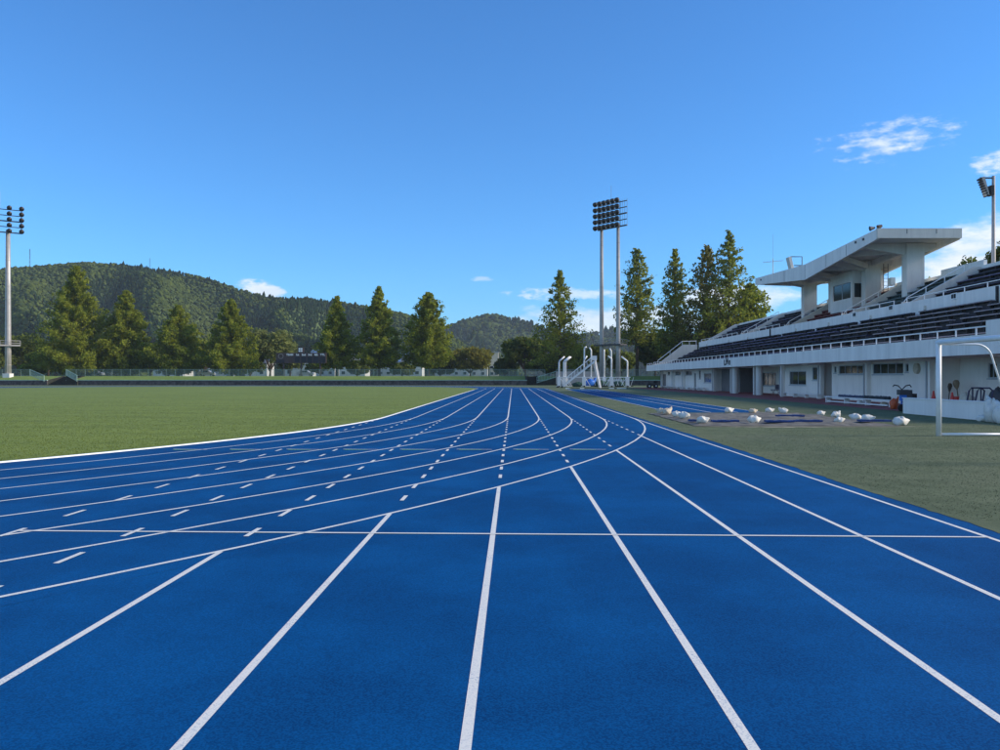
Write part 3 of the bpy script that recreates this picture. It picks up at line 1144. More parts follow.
def seg(px_far, px_near, wins, doors=()):
    y0, y1 = yw(px_near), yw(px_far)
    ops = []
    for (a_, b_, ta, tb, n_) in wins:
        ya, yb = yw(b_), yw(a_)
        za, zb = Z_at(tb, (ya + yb) / 2), Z_at(ta, (ya + yb) / 2)
        zb = min(zb, 2.5)
        ops.append((ya, yb, za, zb))
        window(ya, yb, za, zb, n_)
    for (a_, b_) in doors:
        ya, yb = yw(b_), yw(a_)
        ops.append((ya, yb, 0.0, 2.15))
        d = MB().box(WX + 0.10, WX + 0.15, ya + 0.02, yb - 0.02, 0.01, 2.13).build('door', GREYWALL, gs)
        MB().box(WX + 0.06, WX + 0.099, ya + 0.12, ya + 0.18, 0.95, 1.15).build('handle', STEEL, d)
    wall_strip(y0, y1, ops)


seg(661, 712.2, [(667.5, 670, 371.5, 375.3, 1), (675, 681, 371, 375.2, 2), (685.5, 692, 371, 375.3, 2),
                 (699, 700.8, 370.2, 379, 1), (704, 711.3, 373.2, 382.6, 2)], [(662.4, 666), (694.2, 696)])
seg(780.5, 822.5, [(789.4, 806, 371.2, 385.0, 2), (812.2, 817.2, 367.0, 380.2, 1)])
seg(831.8, 936.5, [(834, 836.3, 366.3, 372.8, 1), (838.6, 863.2, 365.2, 374.2, 4), (872.6, 903.2, 363.2, 374.2, 4), (905, 908.5, 363.6, 372.0, 1)])
# recessed bays
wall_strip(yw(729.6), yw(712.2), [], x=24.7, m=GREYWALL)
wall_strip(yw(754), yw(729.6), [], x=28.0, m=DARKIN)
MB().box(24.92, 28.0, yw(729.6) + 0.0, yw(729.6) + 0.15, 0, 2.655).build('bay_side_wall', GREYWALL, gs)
ya, yb = yw(776, 26.0), yw(763, 26.0)
wall_strip(yw(780.5), yw(754), [(ya, yb, 0.75, 2.1)], x=26.0, m=WHITEWALL)
window(ya, yb, 0.75, 2.1, 3, x=26.0)
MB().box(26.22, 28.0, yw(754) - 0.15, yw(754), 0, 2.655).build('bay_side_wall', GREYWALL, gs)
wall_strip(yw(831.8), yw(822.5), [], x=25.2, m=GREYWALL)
MB().box(WX + 0.22, 24.7, yw(712.2), yw(712.2) + 0.2, 0, 2.655).build('bay_side_wall', WHITEWALL, gs)
MB().box(WX + 0.222, 26.0, yw(780.5) - 0.2, yw(780.5), 0, 2.655).build('bay_side_wall', WHITEWALL, gs)
MB().box(WX + 0.222, 25.2, yw(822.5), yw(822.5) + 0.2, 0, 2.655).build('bay_side_wall', WHITEWALL, gs)
MB().box(WX + 0.222, 25.2, yw(831.8) - 0.2, yw(831.8), 0, 2.655).build('bay_side_wall', WHITEWALL, gs)
# near open bay behind the low wall
MB().box(WX + 0.222, 24.9, yw(936.5), yw(936.5) + 0.2, 0, 2.655).build('bay_side_wall', WHITEWALL, gs)
za, zb = 1.55, 2.35
ya, yb = yw(997, 24.9), yw(988, 24.9)
wall_strip(YN, yw(936.5), [(ya, yb, za, zb)], x=24.9)
window(ya, yb, za, zb, 2, x=24.9)
MB().box(24.9, 28.0, YN - 0.3, YN, 0, 2.655).build('bay_side_wall', WHITEWALL, gs)
MB().box(WX + 0.23, 28.0, 130.2, YF, 0, 2.655).build('bay_side_wall', WHITEWALL, gs)
MB().box(28.05, 28.35, YN, YF, 0, 5.5).build('inner_wall', GREYWALL, gs)
# pilasters with downpipes
for px_ in (661.8, 673, 683.5, 713.6, 781.6, 820.6, 866.5, 929.5):
    yy = yw(px_, WX - 0.2)
    pl = MB().box(WX - 0.28, WX - 0.003, yy - 0.2, yy + 0.2, 0, 2.652).build('pilaster', WHITEWALL, gs)
    MB().tube([(WX - 0.34, yy + 0.1, 0.05), (WX - 0.34, yy + 0.1, 2.6)], 0.045, 6).build('downpipe', FRAME, pl)
# round columns, square posts, sloping soffit pipes
for px_ in (735.3, 759.2):
    yy = yw(px_, 22.3)
    MB().tube([(22.3, yy, 0.0), (22.3, yy, 2.66)], 0.30, 16).build('round_column', CONC, gs, smooth=False)
for px_ in (731.2, 754.2, 781.8):
    yy = yw(px_, 22.2)
    MB().box(22.12, 22.28, yy - 0.12, yy + 0.12, 0, 2.655).build('square_post', CONC, gs)
for px_ in (719, 742, 769, 803, 846, 907, 992):
    yy = yw(px_, 21.9)
    MB().tube([(21.85, yy, 2.6), (23.4, yy - 0.3, 2.52)], 0.05, 6).build('soffit_pipe', WPIPE, gs)
yy = yw(918)
lampd = MB().tube([(WX - 0.16, yy, 2.12), (WX - 0.003, yy, 2.12)], 0.30, 16).build('wall_disc', BAGB, gs)
# painted-on dark emblem of the fascia: three small glyph blocks, standing a few mm proud
yy0 = yw(724.2, FX)
em = MB()
gl = [(0.00, 0.20, 0.05, 0.62), (0.20, 0.40, 0.05, 0.22), (0.55, 0.75, 0.10, 0.74), (0.75, 0.95, 0.36, 0.60), (0.95, 1.12, 0.18, 0.74),
      (1.30, 1.44, 0.08, 0.50), (1.44, 1.72, 0.38, 0.54), (1.62, 1.76, 0.08, 0.40)]
for (u0, u1, z0, z1) in gl:
    em.box(FX - 0.03, FX - 0.003, yy0 - u1 * 1.35, yy0 - u0 * 1.35 - 0.01, 2.78 + z0, 2.78 + z1)
em.build('emblem', BLACK, gs)

# ---- roof: folded slab lower in the middle, four columns
RX0, RX1 = 28.5, 35.1
RYN, RYM, RYF = 64.2, 79.9, 96.0


def rtop(y):
    t = abs(y - RYM) / (RYF - RYM)
    return 12.65 + 0.60 * t


def rbot(y):
    t = abs(y - RYM) / (RYF - RYM)
    return 11.15 + 1.32 * t


# the front, back and end beams, and the roof slab between them
rp = [(RYN, rtop(RYN)), (RYM, rtop(RYM)), (RYF, rtop(RYF)), (RYF, rbot(RYF)), (RYM, rbot(RYM)), (RYN, rbot(RYN))]
roof = MB().prism_x([(y, z - 0.04) for y, z in rp[:3]] + [(RYF, rtop(RYF) - 0.45), (RYM, rtop(RYM) - 0.45), (RYN, rtop(RYN) - 0.45)], RX0 + 0.25, RX1 - 0.25).build('roof_slab', CONC, gs)
MB().prism_x(rp, RX0, RX0 + 0.248).build('front_beam', FASCIA, roof)
MB().prism_x(rp, RX1 - 0.248, RX1).build('back_beam', FASCIA, roof)
MB().box(RX0 + 0.001, RX1 - 0.001, RYN - 0.25, RYN - 0.002, 12.50, 13.27).build('end_beam', WARMLIT_CREAM, roof)
MB().box(RX0 + 0.001, RX1 - 0.001, RYF + 0.002, RYF + 0.25, 12.50, 13.27).build('end_beam', WARMLIT_CREAM, roof)
for x in (30.8, 33.1):
    MB().box(x - 0.03, x + 0.03, RYN - 0.256, RYN - 0.251, 12.85, 13.2).build('stain_joint', TREAD, roof)
for yy in (70.0, 74.5, 86.0, 79.9):
    MB().box(RX0 - 0.006, RX0 - 0.001, yy - 0.03, yy + 0.03, rbot(yy) + 0.05, rtop(yy) - 0.05).build('seam', TREAD, roof)
for yy in (66.5, 68.0, 94.0):
    MB().box(RX0 - 0.08, RX0 - 0.001, yy - 0.12, yy + 0.12, 12.75, 12.92).build('small_fitting', DSTEEL, roof)
# columns and their haunched ribs
CXc = 33.0
for ci, yy in enumerate((67.5, 75.4, 83.3, 91.2)):
    MB().box(CXc - 0.72, CXc + 0.72, yy - 0.45, yy + 0.45, 7.2, rtop(yy) - 0.49).build('roof_column', CONC, gs)
    zt = rtop(yy) - 0.47
    # tapered cantilever rib to the front beam
    MB().prism_y([(RX0 + 0.26, zt), (CXc - 0.72, zt), (CXc - 0.72, zt - 0.95), (RX0 + 0.26, zt - 0.35)], yy - 0.18, yy + 0.18).build('roof_rib', CONC, roof)
    MB().prism_y([(CXc + 0.721, zt), (RX1 - 0.26, zt), (RX1 - 0.26, zt - 0.4), (CXc + 0.721, zt - 0.8)], yy - 0.18, yy + 0.18).build('roof_rib', CONC, roof)
    for dy in (-3.0, 3.0):
        if RYN + 0.3 < yy + dy < RYF - 0.3:
            MB().beam((CXc - 0.6, yy + 0.46 * (1 if dy > 0 else -1), zt - 0.55), (RX0 + 0.5, yy + dy, rtop(yy + dy) - 0.72), 0.28, 0.45).build('diagonal_rib', CONC, roof)
for ya, yb in ((67.95, 74.95), (75.85, 82.85), (83.75, 90.75)):
    MB().beam((CXc, ya, rtop(ya) - 0.75), (CXc, yb, rtop(yb) - 0.75), 0.3, 0.5).build('ridge_beam', CONC, roof)

# commentary box between the two middle columns
bx = MB()
bx.box(31.5, 31.7, 76.0, 81.2, 7.9, 9.05).box(31.5, 31.7, 76.0, 81.2, 10.55, 11.4)
bx.box(31.5, 31.7, 80.6, 81.2, 9.05, 10.55).box(31.5, 31.7, 76.0, 76.35, 9.05, 10.55)
bx.box(31.702, 34.4, 76.0, 76.2, 7.9, 9.05).box(31.702, 34.4, 76.0, 76.2, 10.4, 11.4).box(33.0, 34.4, 76.0, 76.2, 9.05, 10.4)
bx.box(31.702, 34.4, 81.0, 81.2, 7.9, 11.4).box(31.5, 34.4, 76.0, 81.2, 11.402, 11.55)
box_o = bx.build('press_box', CONC, gs)
for i in range(2):
    a0 = 76.37 + 2.1 * i
    MB().box(31.58, 31.61, a0 + 0.03, a0 + 2.07, 9.08, 10.52).build('window_pane', GLASS, box_o)
MB().box(31.56, 31.64, 78.42, 78.52, 9.06, 10.54).build('mullion', FRAME, box_o)
MB().box(31.75, 32.95, 76.08, 76.11, 9.08, 10.37).build('window_pane', GLASS, box_o)
# small cabinet and ladder behind the third column
MB().box(34.0, 34.4, 73.6, 74.3, 9.9, 10.6).build('cabinet', WPIPE, gs)
ld = MB()
ld.tube([(33.9, 74.85, 8.8), (33.9, 74.85, 12.0)], 0.03, 6).tube([(34.3, 74.85, 8.8), (34.3, 74.85, 12.0)], 0.03, 6)
for i in range(9):
    ld.box(33.9, 34.3, 74.83, 74.87, 9.0 + i * 0.33, 9.03 + i * 0.33)
ld.build('ladder', DSTEEL, gs)

# things fixed on the roof
an = empty('roof_antenna', (X_at(773, 93.5), 93.5, rtop(93.5) - 0.04))
ax_ = ORG[an].x
ax_ = max(RX0 + 0.3, ax_)
MB().tube([(ax_, 93.5, rtop(93.5) - 0.04), (ax_, 93.5, 15.2)], 0.04, 6).build('mast', STEEL, an)
MB().tube([(ax_, 93.5, 15.2), (ax_, 93.5, 18.0)], 0.012, 5).build('whip', STEEL, an)
MB().tube([(ax_ - 1.1, 93.5, 14.75), (ax_ + 1.1, 93.5, 14.95)], 0.022, 5).build('boom', STEEL, an)
for i in range(7):
    x = ax_ - 1.05 + 0.35 * i
    MB().tube([(x, 93.1, 14.8 + 0.03 * i), (x, 93.9, 14.8 + 0.03 * i)], 0.014, 5).build('antenna_element', STEEL, an)
tag(an, 'thin television antenna with whip on the far end of the roof', 'antenna')

fl = empty('roof_floodlight', (29.2, 84.5, rtop(84.5) - 0.04))
z = rtop(84.5) - 0.05
MB().beam((28.75, 84.5, z + 0.02), (28.45, 84.5, z + 1.25), 0.9, 0.28).build('lamp_panel', WARMLIT_CREAM, fl)
MB().tube([(28.5, 84.1, z + 1.25), (29.7, 84.1, z + 1.25), (29.7, 84.1, z)], 0.05, 6).build('bracket', DSTEEL, fl)
MB().tube([(28.9, 84.1, z + 0.35), (29.7, 84.1, z + 0.35)], 0.05, 6).build('bracket', DSTEEL, fl)
tag(fl, 'tilted cream floodlight panel on a dark bracket above the middle of the roof', 'floodlight')

lsp = empty('roof_loudspeaker', (28.9, 65.0, 13.2))
MB().tube([(28.9, 65.0, 13.15), (28.9, 65.0, 13.45)], 0.04, 6).build('stand', DSTEEL, lsp)
MB().tube([(28.75, 65.0, 13.50), (28.35, 65.0, 13.42)], [0.07, 0.20], 12).build('horn', DSTEEL, lsp)
MB().tube([(28.98, 65.0, 13.52), (29.30, 65.0, 13.66)], [0.20, 0.10], 12).build('horn', BARK, lsp)
tag(lsp, 'pair of small horn loudspeakers at the near front corner of the roof', 'loudspeaker')

# ------------------------------------------------------------------ things in front of the stand
lwall = empty('low_wall', (17.4, 27.0, 0))
MB().box(17.3, 17.55, 17.0, 36.3, 0, 0.66).build('wall_body', WHITEWALL, lwall)
MB().box(17.27, 17.58, 17.0, 36.33, 0.66, 0.70).build('wall_cap', WHITEWALL, lwall)
tag(lwall, 'low white painted wall beside the near bay of the grandstand', 'wall')


def long_bench(x, y0, y1, z, lab, m=WPIPE, shelf=False):
    b = empty('bench', (x + 0.2, (y0 + y1) / 2, 0))
    MB().box(x, x + 0.42, y0, y1, z - 0.06, z).build('seat', m, b)
    n = max(2, int((y1 - y0) / 2.5))
    for i in range(n + 1):
        yy = y0 + 0.15 + (y1 - y0 - 0.3) * i / n
        MB().box(x + 0.06, x + 0.36, yy - 0.05, yy + 0.05, 0.006, z - 0.06).build('leg', m, b)
    if shelf:
        MB().box(x + 0.02, x + 0.07, y0 + 0.3, y1 - 0.4, 0.06, 0.13).build('foot_rail', m, b)
    tag(b, lab, 'bench', 'white benches along the stand')
    return b


long_bench(22.85, 98.6, 110.5, 0.36, 'white bench under the small windows second from the stand end')
long_bench(22.85, 112.0, 127.0, 0.34, 'white bench at the far end of the stand wall')
long_bench(22.65, yw(817.0, 22.65), yw(781.5, 22.65), 0.36, 'white bench under the two pane window by the open bays')
long_bench(20.0, 20.2 * F / (893 - CX), 20.2 * F / (827 - CX), 0.40, 'long white bench carrying the rolled dark mats', shelf=True)
b4y0, b4y1 = 20.2 * F / (890 - CX), 20.2 * F / (839 - CX)


def roll(name, y0, y1, m, lab, bumpy):
    mb = MB()
    k = 26
    pts, rr = [], []
    for i in range(k + 1):
        t = i / k
        pts.append((20.2 + 0.02 * math.sin(i), y0 + (y1 - y0) * t, 0.47 + 0.015 * math.sin(i * 2.3)))
        rr.append(0.075 + (0.035 * abs(math.sin(i * 1.9)) if bumpy else 0.01 * math.sin(i)))
    mb.tube(pts, rr, 8)
    tag(mb.build(name, m, smooth=True), lab, 'mat roll')


ymid = 20.2 * F / (864 - CX)
roll('mat_roll', ymid + 0.05, b4y1, NAVY, 'smooth navy rolled mat on the left half of the long bench', False)
roll('mat_roll', b4y0, ymid - 0.05, BLACK, 'lumpy black rolled netting on the right half of the long bench', True)
for (px_, c, lab) in ((860, WPIPE, 'small white ball like bundle under the long bench at its middle'), (884, BAGB, 'beige bundle under the right end of the long bench')):
    yy = 20.3 * F / (px_ - CX)
    m = sandbag_mesh(int(px_), 0)
    m.v = [(20.3 + x * 0.7, yy + y * 0.9, 0.11 + z * 0.8) for x, y, z in m.v]
    tag(m.build('bundle', c, smooth=True), lab, 'bundle')

# navy folding chair in the third bay
ch = empty('folding_chair', (24.5, 76.0, 0))
MB().box(24.2, 24.65, 75.2, 76.9, 0.42, 0.48).build('seat', NAVY, ch)
MB().box(24.62, 24.68, 75.2, 76.9, 0.5, 0.95).build('backrest', NAVY, ch)
for yy in (75.3, 76.8):
    MB().tube([(24.25, yy, 0.006), (24.6, yy, 0.42)], 0.025, 6).build('leg', STEEL, ch)
    MB().tube([(24.62, yy, 0.006), (24.25, yy, 0.42)], 0.025, 6).build('leg', STEEL, ch)
tag(ch, 'dark navy seat standing in the shaded third bay', 'chair')

# bicycle-like line marking cart with handlebars, orange bag, dark boxes
Yb = 38.3
xb = X_at(902.0, Yb)
bc = empty('marking_cart', (xb, Yb, 0))
MB().tube([(xb - 0.02, Yb - 0.04, 0.17), (xb - 0.02, Yb + 0.04, 0.17)], 0.17, 16).build('wheel', BLACK, bc)
MB().tube([(xb + 0.5, Yb - 0.04, 0.17), (xb + 0.5, Yb + 0.04, 0.17)], 0.17, 16).build('wheel', BLACK, bc)
MB().tube([(xb - 0.02, Yb, 0.17), (xb - 0.02, Yb, 0.62), (xb + 0.02, Yb, 1.0)], 0.035, 8).build('column', BLUEPL, bc)
MB().tube([(xb - 0.42, Yb, 1.16), (xb - 0.36, Yb, 1.24), (xb - 0.18, Yb, 1.20), (xb, Yb, 1.02), (xb + 0.18, Yb, 1.20), (xb + 0.36, Yb, 1.24), (xb + 0.44, Yb, 1.14)], 0.028, 8).build('handlebar', BLACK, bc)
MB().box(xb - 0.20, xb + 0.20, Yb - 0.22, Yb + 0.1, 0.78, 1.02).build('basket', DSTEEL, bc)
MB().box(xb - 0.10, xb + 0.14, Yb - 0.18, Yb + 0.05, 0.50, 0.775).build('tank', BLUEPL, bc)
MB().beam((xb, Yb, 0.45), (xb + 0.5, Yb, 0.2), 0.08, 0.06).build('frame', DSTEEL, bc)
tag(bc, 'dark cart with raised handlebars and blue tank by the end of the low wall', 'cart')
ob = sandbag_mesh(55, 1)
xo = X_at(894.0, 39.2)
ob.v = [(xo + x * 0.75, 39.2 + y * 0.9, 0.27 + z * 1.7) for x, y, z in ob.v]
tag(ob.build('bag', ORANGE, smooth=True), 'orange bag on the red paving beside the dark cart', 'bag')
dk = empty('dark_boxes', (X_at(912, 40.0), 40.0, 0))
MB().box(X_at(907, 40), X_at(912.5, 40), 40, 40.4, 0.006, 0.98).build('tall_box', DSTEEL, dk)
MB().box(X_at(912.7, 40), X_at(917, 40), 40, 40.4, 0.006, 0.80).build('short_box', BLACK, dk)
tag(dk, 'two dark equipment boxes behind the end of the low wall', 'boxes')


def cone(px_, Y, lab, base=False, s=1.0):
    x = X_at(px_, Y)
    c = empty('traffic_cone', (x, Y, 0.006))
    k = 12
    MB().tube([(x, Y, 0.03), (x, Y, 0.72 * s)], [0.15 * s, 0.03], k).build('cone_body', REDCONE, c)
    MB().box(x - 0.19, x + 0.19, Y - 0.19, Y + 0.19, 0.006, 0.032).build('cone_base', REDCONE, c)
    tag(c, lab, 'traffic cone', 'red cones behind the low wall')


cone(933.5, 38.0, 'red traffic cone behind the low wall just left of the goal post', s=1.35)
cone(952.2, 36.0, 'red traffic cone behind the low wall right of the goal post', s=1.30)
tb = empty('red_tray', (X_at(957.5, 36.2), 36.2, 0))
MB().box(X_at(954.5, 36.2), X_at(960.5, 36.2), 36.0, 36.5, 0.45, 0.74).build('tray', REDCONE, tb)
MB().box(X_at(955, 36.2), X_at(960, 36.2), 36.05, 36.45, 0.006, 0.45).build('stand', DSTEEL, tb)
tag(tb, 'low red tray next to the right hand traffic cone', 'tray')
# brooms leaning in the corner
for (p0, p1, m_, lab, w) in (((948.0, 400.0), (956.0, 385.0), BARK, 'dark brown broom leaning in the corner of the near bay', 0.16),
                             ((959.5, 399.0), (962.0, 382.0), BROOM, 'straw coloured broom standing head up beside the dark one', 0.24)):
    Y = 44.0
    P0 = Vector((X_at(p0[0], Y), Y, 0.01))
    P1 = Vector((X_at(p1[0], Y), Y + 0.6, Z_at(p1[1], Y)))
    bm_ = empty('broom', P0)
    MB().tube([P0, P0.lerp(P1, 0.72)], 0.025, 6).build('handle', BARK, bm_)
    q = P0.lerp(P1, 0.70)
    dd = (P1 - q)
    MB().tube([q, q + dd * 0.35, q + dd * 0.8, P1 + dd * 0.15], [0.04, w * 0.5, w * 0.75, w * 0.55], 10).build('broom_head', m_, bm_)
    tag(bm_, lab, 'broom')
# blue tubular equipment trolley
Y = 33.0
tr = empty('tube_trolley', (X_at(983, Y), Y, 0))
xa, xb2 = X_at(973.0, Y), X_at(994.5, Y)
zt = Z_at(388.0, Y)
for yy in (Y, Y + 0.6):
    MB().tube([(xa - 0.0, yy, 0.2), (xa + 0.18, yy, zt - 0.12), (xa + 0.28, yy, zt), (xb2 - 0.2, yy, zt), (xb2 - 0.06, yy, zt - 0.12), (xb2 - 0.2, yy, 0.2)], 0.035, 6).build('hoop', NAVY, tr)
    MB().tube([(xa + 0.32, yy, 0.2), (xa + 0.32, yy, zt)], 0.03, 6).build('upright', NAVY, tr)
MB().tube([(xa + 0.05, Y, 0.62), (xb2 - 0.15, Y, 0.62)], 0.03, 6).build('cross_bar', NAVY, tr)
MB().box(xa - 0.05, xb2, Y, Y + 0.6, 0.16, 0.2).build('deck', DSTEEL, tr)
for xx in (xa + 0.1, xb2 - 0.2):
    MB().tube([(xx, Y + 0.02, 0.08), (xx, Y + 0.08, 0.08)], 0.08, 12).build('castor', BLACK, tr)
tag(tr, 'dark blue tubular trolley behind the low wall', 'trolley')
for i, (px_, py_, s, lab) in enumerate(((966.5, 399, 1.1, 'pale sack behind the low wall left of the trolley'), (998, 399, 1.5, 'dark sack at the right end behind the low wall'))):
    Y = 34.0
    m = sandbag_mesh(300 + i, 0)
    x0 = X_at(px_, Y)
    m.v = [(x0 + x * s, Y + y * s, 0.42 + z * s * 2.8) for x, y, z in m.v]
    tag(m.build('sack', BAGB if i == 0 else DSTEEL, smooth=True), lab, 'sack')
# crumpled white sheeting at the foot of the low wall
for i, (px_, s, hh, lab) in enumerate(((984, 0.9, 0.9, 'small crumpled white sack at the foot of the low wall'), (994, 1.5, 1.9, 'heap of crumpled white sheeting against the low wall'),
                                       (1006, 1.6, 1.5, 'white sack at the picture edge by the low wall'))):
    m = sandbag_mesh(400 + i, i == 1)
    yy = 17.0 * F / (px_ - CX)
    m.v = [(16.95 + y * s, yy + x * s, max(0.0, 0.115 * s * hh + z * s * hh)) for x, y, z in m.v]
    tag(m.build('white_sack', BAG, smooth=True), lab, 'sack', 'white sacks by the low wall')

# dark wheeled cart at the far end of the stand
Y = 124.0
xm = X_at(650.5, Y)
ct = empty('wheeled_cart', (xm, Y, 0))
MB().box(xm - 0.5, xm + 1.1, Y, Y + 0.8, 0.35, 0.75).build('body', DSTEEL, ct)
MB().box(xm + 0.5, xm + 1.0, Y + 0.1, Y + 0.7, 0.75, 1.15).build('seat', BLACK, ct)
MB().tube([(xm - 0.4, Y + 0.4, 0.75), (xm - 0.15, Y + 0.4, 1.2)], 0.04, 6).build('steering_column', DSTEEL, ct)
for dx in (-0.15, 0.85):
    for yy in (Y - 0.06, Y + 0.78):
        w_ = MB().tube([(xm + dx, yy, 0.32), (xm + dx, yy + 0.1, 0.32)], 0.32, 14).build('wheel', BLACK, ct)
        MB().tube([(xm + dx, yy - 0.02, 0.32), (xm + dx, yy - 0.001, 0.32)], 0.13, 10).build('hub', WPIPE, w_)
tag(ct, 'dark four wheeled cart parked past the far end of the stand', 'cart')

# ---- goal frame
GX, GY, GH = 11.5, 22.1, 2.52
go = empty('goal', (GX, GY - 3.66, 0))
gw = 0.068
MB().tube([(GX, GY, 0.0), (GX, GY, GH)], gw, 16).build('post', WPIPE, go, smooth=True)
MB().tube([(GX, GY - 7.32, 0.0), (GX, GY - 7.32, GH)], gw, 16).build('post', WPIPE, go, smooth=True)
MB().tube([(GX, GY + 0.06, GH), (GX, GY - 7.38, GH)], gw, 16).build('crossbar', WPIPE, go, smooth=True)
for yy in (GY, GY - 7.32):
    pts = [(GX, yy, GH - 0.04), (GX + 1.0, yy, GH - 0.04)]
    for i in range(1, 7):
        a = math.pi / 2 * i / 6 * 0.78
        pts.append((GX + 1.0 + 0.45 * math.sin(a), yy, GH - 0.04 - 0.45 * (1 - math.cos(a))))
    pts.append((GX + 2.1, yy, 0.04))
    MB().tube(pts, 0.026, 10).build('support_arm', WPIPE, go, smooth=True)
    MB().tube([(GX + 0.05, yy, 0.045), (GX + 2.1, yy, 0.045)], 0.040, 10).build('ground_bar', WPIPE, go, smooth=True)
MB().tube([(GX + 2.1, GY, 0.045), (GX + 2.1, GY - 7.32, 0.045)], 0.040, 10).build('ground_bar', WPIPE, go, smooth=True)
tag(go, 'white portable football goal frame without a net on the right', 'goal')

# ------------------------------------------------------------------ floodlight towers
def lamp_mesh(mb, c, nrm, side, s=0.42):
    """drum shaped floodlight: bowl, visor rim, aimed along nrm"""
    c, nrm = Vector(c), Vector(nrm).normalized()
    mb.tube([c - nrm * s * 0.9, c - nrm * s * 0.45, c + nrm * s * 0.15, c + nrm * s * 0.75], [s * 0.35, s * 0.8, s, s * 1.02], 10)
    return mb


def tower(base, poles, rowdir, ncol, nrow, z0, z1, spacing, lab, ztop, plat, colshift=0.0, ext=1, thick=1.0):
    base = Vector(base)
    rd = Vector((*rowdir, 0)).normalized()
    nr = Vector((rd.y, -rd.x, 0))
    if nr.y > 0:
        nr = -nr
    t = empty('floodlight_tower', base)
    for s in poles:
        p = base + rd * s
        po = MB().tube([(p.x, p.y, base.z), (p.x, p.y, base.z + 8), (p.x, p.y, base.z + 20), (p.x, p.y, ztop)], [0.50 * thick, 0.46 * thick, 0.40 * thick, 0.33 * thick], 14).build('pole', STEEL, t, smooth=True)
        MB().box(p.x - 0.75, p.x + 0.75, p.y - 0.75, p.y + 0.75, base.z - 0.6, base.z + 1.2).build('footing', CONC, po)
        for q in range(10):
            zz = base.z + 3 + q * (ztop - base.z - 4) / 10
            rq = (0.50 - 0.17 * (zz - base.z) / (ztop - base.z)) * thick + 0.015
            MB().tube([(p.x, p.y, zz), (p.x, p.y, zz + 0.12)], rq, 14).build('pole_joint', LAMPGREY, po)
        MB().tube([(p.x + 0.2, p.y - 0.60, base.z + 1.0), (p.x + 0.2, p.y - 0.55, ztop)], 0.04, 5).build('cable_pipe', LAMPGREY, po)
    # service platform
    pz, pa, pb = plat
    c = base + rd * ((pa + pb) / 2)
    MB().obox((c.x, c.y, pz), rd * ((pb - pa) / 2), nr * 1.0, Vector((0, 0, 0.16))).build('platform', DSTEEL if base.x > 0 else LAMPGREY, t)
    gr = MB()
    for sgn in (-1, 1):
        for zz in (0.55, 1.05):
            a_, b_ = base + rd * pa + nr * sgn * 0.98, base + rd * pb + nr * sgn * 0.98
            gr.beam((a_.x, a_.y, pz + zz), (b_.x, b_.y, pz + zz), 0.06, 0.06)
        for i in range(7):
            a_ = base + rd * (pa + (pb - pa) * i / 6) + nr * sgn * 0.98
            gr.beam((a_.x, a_.y, pz + 0.16), (a_.x, a_.y, pz + 1.05), 0.05, 0.05)
    gr.build('platform_rail', LAMPGREY, t)
    # lamp bank
    w = (ncol - 1) * spacing
    aim = (nr * 1.0 + Vector((0, 0, -0.55))).normalized()
    src = None
    for r_ in range(nrow):
        z = z0 + (z1 - z0) * r_ / (nrow - 1)
        a_, b_ = base + rd * (ext * (-w / 2 - 0.1) + colshift), base + rd * (ext * (w / 2 + 1.9) + colshift)
        MB().beam((a_.x, a_.y, z - 0.35), (b_.x, b_.y, z - 0.35), 0.16 if r_ not in (0, 2) else 0.28, 0.16 if r_ not in (0, 2) else 0.24).build('lamp_rail', DSTEEL, t)
        for k in range(ncol):
            q = base + rd * (-w / 2 + spacing * k + colshift) + nr * 0.85
            if src is None:
                src = lamp_mesh(MB(), (q.x, q.y, z), aim, rd, 0.50).build('lamp', LAMP, t, smooth=True)
                q0 = (q.x, q.y, z)
            else:
                copy_part(src, t, (q.x - q0[0], q.y - q0[1], z - q0[2]))
            g = base + rd * (-w / 2 + spacing * k + colshift)
            MB().beam((g.x, g.y, z - 0.35), (q.x, q.y, z - 0.25), 0.10, 0.10).build('lamp_arm', DSTEEL, t)
    for k in (0, ncol - 1):
        g = base + rd * (-w / 2 + spacing * k + colshift) + nr * 0.001
        MB().beam((g.x, g.y, z0 - 0.4), (g.x, g.y, z1), 0.12, 0.12).build('bank_upright', DSTEEL, t)
    for e in (0.6, 1.25, 1.9):
        g = base + rd * (ext * (w / 2 + e) + colshift)
        MB().beam((g.x, g.y, z0 - 0.3), (g.x, g.y, z1 + 0.1), 0.06, 0.06).build('cage_bar', LAMPGREY, t)
    g = base + rd * (colshift + 0.6)
    MB().tube([(g.x, g.y, z1), (g.x, g.y, z1 + 3.4)], 0.035, 5).build('lightning_rod', STEEL, t)
    tag(t, lab, 'light tower', 'stadium floodlight towers')


tower((X_at(609.8, 170), 170.0, 0.05), (-2.35, 2.35), (0.64, -0.77), 6, 5, 33.0, 38.0, 1.24,
      'tall twin pole floodlight tower standing behind the throwing cage', 33.2, (Z_at(345, 170), -3.6, 3.9), -0.2)
tower((X_at(-12.5, 176), 176.5, 1.3), (-3.5, 3.5), (0.84, 0.55), 5, 5, 33.6, 38.6, 2.3,
      'tall floodlight tower at the left picture edge with round lamps', 33.8, (Z_at(345, 176), -5.5, 5.8), 1.4, -1, 1.3)

